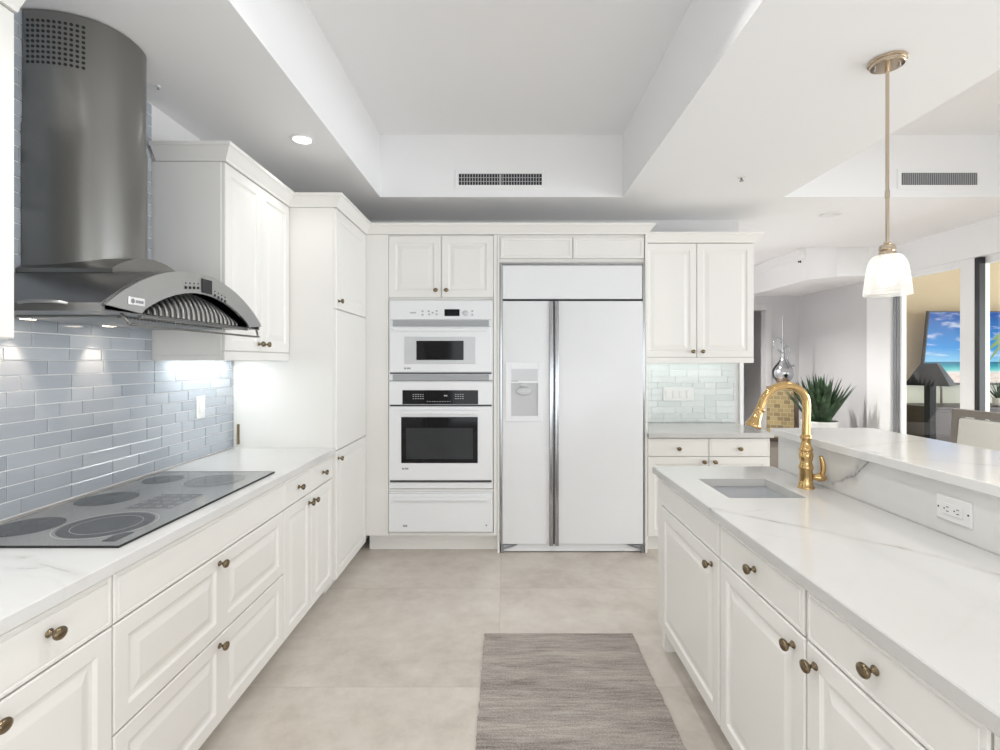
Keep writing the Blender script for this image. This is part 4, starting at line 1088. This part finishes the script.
# ------------------------------------------------------------------ hall corner: console, planter, mosaic cabinet, silver bottle
r = thing('console_table', 'narrow dark wooden console under the potted agave by the hall wall', 'table', (3.72, 5.95, 0))
b = B(); box(b, 3.34, 3.96, 5.50, 5.98, .53, .565, .004); obj('table_top', b, M['espresso'], r)
for lx in (3.37, 3.93):
    for ly in (5.53, 5.95): b = B(); box(b, lx - .02, lx + .02, ly - .02, ly + .02, -.019, .529, .003); obj('leg', b, M['espresso'], r)
b = B(); box(b, 3.39, 3.91, 5.52, 5.54, .46, .529); box(b, 3.39, 3.91, 5.94, 5.96, .46, .529); obj('apron', b, M['espresso'], r)
def blade(bm, base, az, lean, L, w, curve, rng, n=7):
    d = Vector((math.cos(az), math.sin(az), 0)); side = Vector((-math.sin(az), math.cos(az), 0)); p = Vector(base); prev = None
    for i in range(n + 1):
        t = i / n; a = lean + curve * t
        if i: p = p + (d * math.sin(a) + Vector((0, 0, 1)) * math.cos(a)) * (L / n)
        nrm = d * math.cos(a) - Vector((0, 0, 1)) * math.sin(a)
        ww = w * (0.55 + .9 * t) if t < .35 else w * .865 * (1 - ((t - .35) / .65) ** 1.5)
        ww = max(ww, .0006)
        cur = [bm.verts.new(p - side * ww), bm.verts.new(p + nrm * ww * .35), bm.verts.new(p + side * ww), bm.verts.new(p - nrm * ww * -.12 + nrm * .0)]
        if prev:
            for k in range(4): bm.faces.new((prev[k], prev[(k + 1) % 4], cur[(k + 1) % 4], cur[k]))
        else: bm.faces.new(cur)
        prev = cur
    bm.faces.new(prev)
def agave(label, x, y, z, pr, ph, L, cnt, w, seed, low=1.15):
    rng = random.Random(seed)
    r = thing('potted_agave', label, 'plant', (x, y, z))
    bm = B(); lathe(bm, [(0, 0), (pr * .94, 0), (pr * .96, .008), (pr, ph - .01), (pr, ph), (pr - .015, ph), (pr - .018, ph - .035), (0, ph - .035)], 40, (x, y, z + .016)); 
    for k in range(4):
        a = PI / 4 + k * PI / 2; box(bm, x + pr * .6 * math.cos(a) - .02, x + pr * .6 * math.cos(a) + .02, y + pr * .6 * math.sin(a) - .02, y + pr * .6 * math.sin(a) + .02, z, z + .0165)
    obj('pot', bm, M['pot'], r, 40)
    bm = B(); lathe(bm, [(0, 0), (pr - .02, 0), (pr - .03, .008), (0, .014)], 30, (x, y, z + .016 + ph - .033)); obj('soil', bm, M['soil'], r, 40)
    bm = B()
    for i in range(cnt):
        f = i / cnt; az = i * 2.39996 + rng.uniform(-.2, .2); lean = .06 + (f ** .8) * low + rng.uniform(-.06, .06)
        blade(bm, (x + .5 * pr * f * math.cos(az), y + .5 * pr * f * math.sin(az), z + ph - .012), az, lean * .75, L * (1 - .12 * f) * rng.uniform(.9, 1.06), w, .16 * f, rng)
    obj('leaf', bm, M['leaf'], r)
agave('spiky green potted agave in a white round pot on the console', 3.60, 5.74, .566, .19, .135, .56, 72, .043, 3, .68)
# mosaic-front cabinet turned in the corner
r = thing('side_table', 'low table with dark top under the gold mosaic pedestal in the hall', 'table', (3.57, 6.45, 0), math.radians(-38))
b = B(); box(b, -.24, .24, -.24, .24, .385, .42, .004); obj('table_top', b, M['espresso'], r, local=True)
b = B(); box(b, -.21, .21, -.21, .21, .03, .384, .004); obj('cabinet_body', b, M['taupe'], r, local=True)
for lx in (-.19, .19):
    for ly in (-.19, .19): b = B(); box(b, lx - .015, lx + .015, ly - .015, ly + .015, -.019, .0295); obj('foot', b, M['espresso'], r, local=True)
r = thing('mosaic_pedestal', 'slim pedestal with gold mosaic front on a low table in the hall', 'pedestal', (3.57, 6.45, .4205), math.radians(-38))
b = B(); box(b, -.16, .16, -.16, .16, 0, .635, .004); box(b, -.165, .165, -.165, .165, .6355, .655, .004); obj('body', b, M['brownwood'], r, local=True)
b = B(); box(b, -.152, .152, -.168, -.1605, .01, .63); obj('mosaic_panel', b, M['mosaic'], r, local=True)
bx, by, bz_ = 3.57, 6.45, 1.076
r = thing('silver_bottle', 'silver teardrop bottle ornament with tall spire and curls on the mosaic pedestal', 'ornament', (bx, by, bz_))
b = B(); lathe(b, [(0, 0), (.06, 0), (.066, .008), (.05, .02), (.07, .05), (.11, .10), (.128, .15), (.125, .20), (.10, .25), (.065, .295), (.038, .335), (.026, .37), (.024, .40), (.030, .415), (.022, .43), (0, .432)], 36, (bx, by, bz_)); obj('body', b, M['silver'], r, 60)
b = B(); tube(b, [(bx, by, bz_ + .43), (bx, by, bz_ + .46), (bx, by, bz_ + .50), (bx, by, bz_ + .85), (bx, by, bz_ + .92)], [.016, .022, .010, .007, .003], 12); obj('stopper_spire', b, M['silver'], r, 60)
b = B(); tube(b, smooth_path([(bx - .02, by, bz_ + .44), (bx - .10, by, bz_ + .50), (bx - .115, by, bz_ + .56), (bx - .07, by, bz_ + .62), (bx - .02, by, bz_ + .60), (bx - .03, by, bz_ + .55)], 8), .010, 10)
tube(b, smooth_path([(bx + .01, by, bz_ + .47), (bx + .065, by, bz_ + .52), (bx + .09, by, bz_ + .45), (bx + .06, by, bz_ + .36), (bx + .11, by, bz_ + .26), (bx + .15, by, bz_ + .27)], 8), .011, 10); obj('curl', b, M['silver'], r, 60)

# ------------------------------------------------------------------ sunroom: TV, lamp, console, small plant
r = thing('television', 'flat television showing a tropical beach on the cream sunroom wall', 'television', (5.99, 6.25, 1.10))
r.rotation_euler = (math.radians(7), 0, 0)
b = B(); box(b, -.80, .80, 0, .045, 0, .92, .006); obj('casing', b, M['black'], r, local=True)
b = B(); box(b, -.785, .785, -.004, -.0005, .03, .905); sc_ = obj('screen', b, M['screen'], r, local=True)
b = B(); tube(b, smooth_path([(.36, -.0055, .10), (.34, -.0055, .30), (.28, -.0055, .46), (.22, -.0055, .58)], 6), .012, 6)
for v in b.verts: v.co.y = -.0055 + (v.co.y + .0055) * .08
obj('palm_trunk', b, M['palm_brown'], sc_, local=True)
b = B(); rng = random.Random(2)
for k in range(11):
    a = k * 2 * PI / 11 + .2; L_ = .25 * rng.uniform(.8, 1.1)
    pts = [(.22 + L_ * t * math.cos(a), .58 + L_ * t * math.sin(a) - .18 * t * t) for t in (0, .25, .5, .75, 1)]
    wv = [.006, .035, .040, .028, .002]
    up = [b.verts.new((p[0], -.0062, p[1] + w_)) for p, w_ in zip(pts, wv)]; dn = [b.verts.new((p[0], -.0062, p[1] - w_)) for p, w_ in zip(pts, wv)]
    for i in range(4): b.faces.new((up[i], up[i + 1], dn[i + 1], dn[i]))
obj('palm_fronds', b, M['palm_green'], sc_, local=True)
b = B(); box(b, -.25, .25, .046, .10, .3, .6); tube(b, [(-.52, .06, .02), (-.50, .05, -.05), (-.47, .06, -.24)], .012, 8); obj('mount', b, M['taupe'], r, local=True)
r = thing('sideboard', 'dark sideboard below the television in the sunroom', 'sideboard', (6.0, 6.1, 0))
b = B(); box(b, 5.0, 6.9, 5.86, 6.40, .08, .83, .004); obj('body', b, M['espresso'], r)
b = B(); box(b, 4.97, 6.93, 5.83, 6.42, .831, .86, .004); obj('top', b, M['espresso'], r)
for k in range(4):
    b = B(); box(b, 5.02 + k * .47, 5.47 + k * .47, 5.845, 5.859, .11, .80, .003); obj('door', b, M['espresso'], r)
for lx in (5.05, 6.85):
    for ly in (5.90, 6.36): b = B(); box(b, lx - .025, lx + .025, ly - .025, ly + .025, -.019, .079); obj('leg', b, M['espresso'], r)
agave('small dark spiky plant on the sunroom sideboard', 5.95, 6.02, .861, .07, .08, .24, 26, .014, 9, 1.2)
lx, ly = 4.47, 5.27
r = thing('floor_lamp', 'black floor lamp with tapered square black shade behind the glass', 'lamp', (lx, ly, 0))
b = B(); box(b, lx - .13, lx + .13, ly - .13, ly + .13, -.019, .035, .005); obj('base', b, M['lampblack'], r)
b = B(); box(b, lx - .036, lx + .036, ly - .036, ly + .036, .0355, 1.16, .004); tube(b, [(lx, ly, 1.16), (lx, ly, 1.36)], .012, 10); obj('post', b, M['lampblack'], r)
b = B(); wts = [(.215, 1.145), (.085, 1.375)]
lo = [[b.verts.new((lx + sx * q, ly + sy * q, z)) for sx, sy in ((-.12, -1.409), (1.409, -.12), (.12, 1.409), (-1.409, .12))] for q, z in ((.185, 1.145), (.068, 1.375), (.064, 1.375), (.180, 1.145))]; lo.append(lo[0])
for a, c_ in zip(lo, lo[1:]):
    for i in range(4): b.faces.new((a[i], a[(i + 1) % 4], c_[(i + 1) % 4], c_[i]))
obj('lamp_shade', b, M['lampblack'], r)
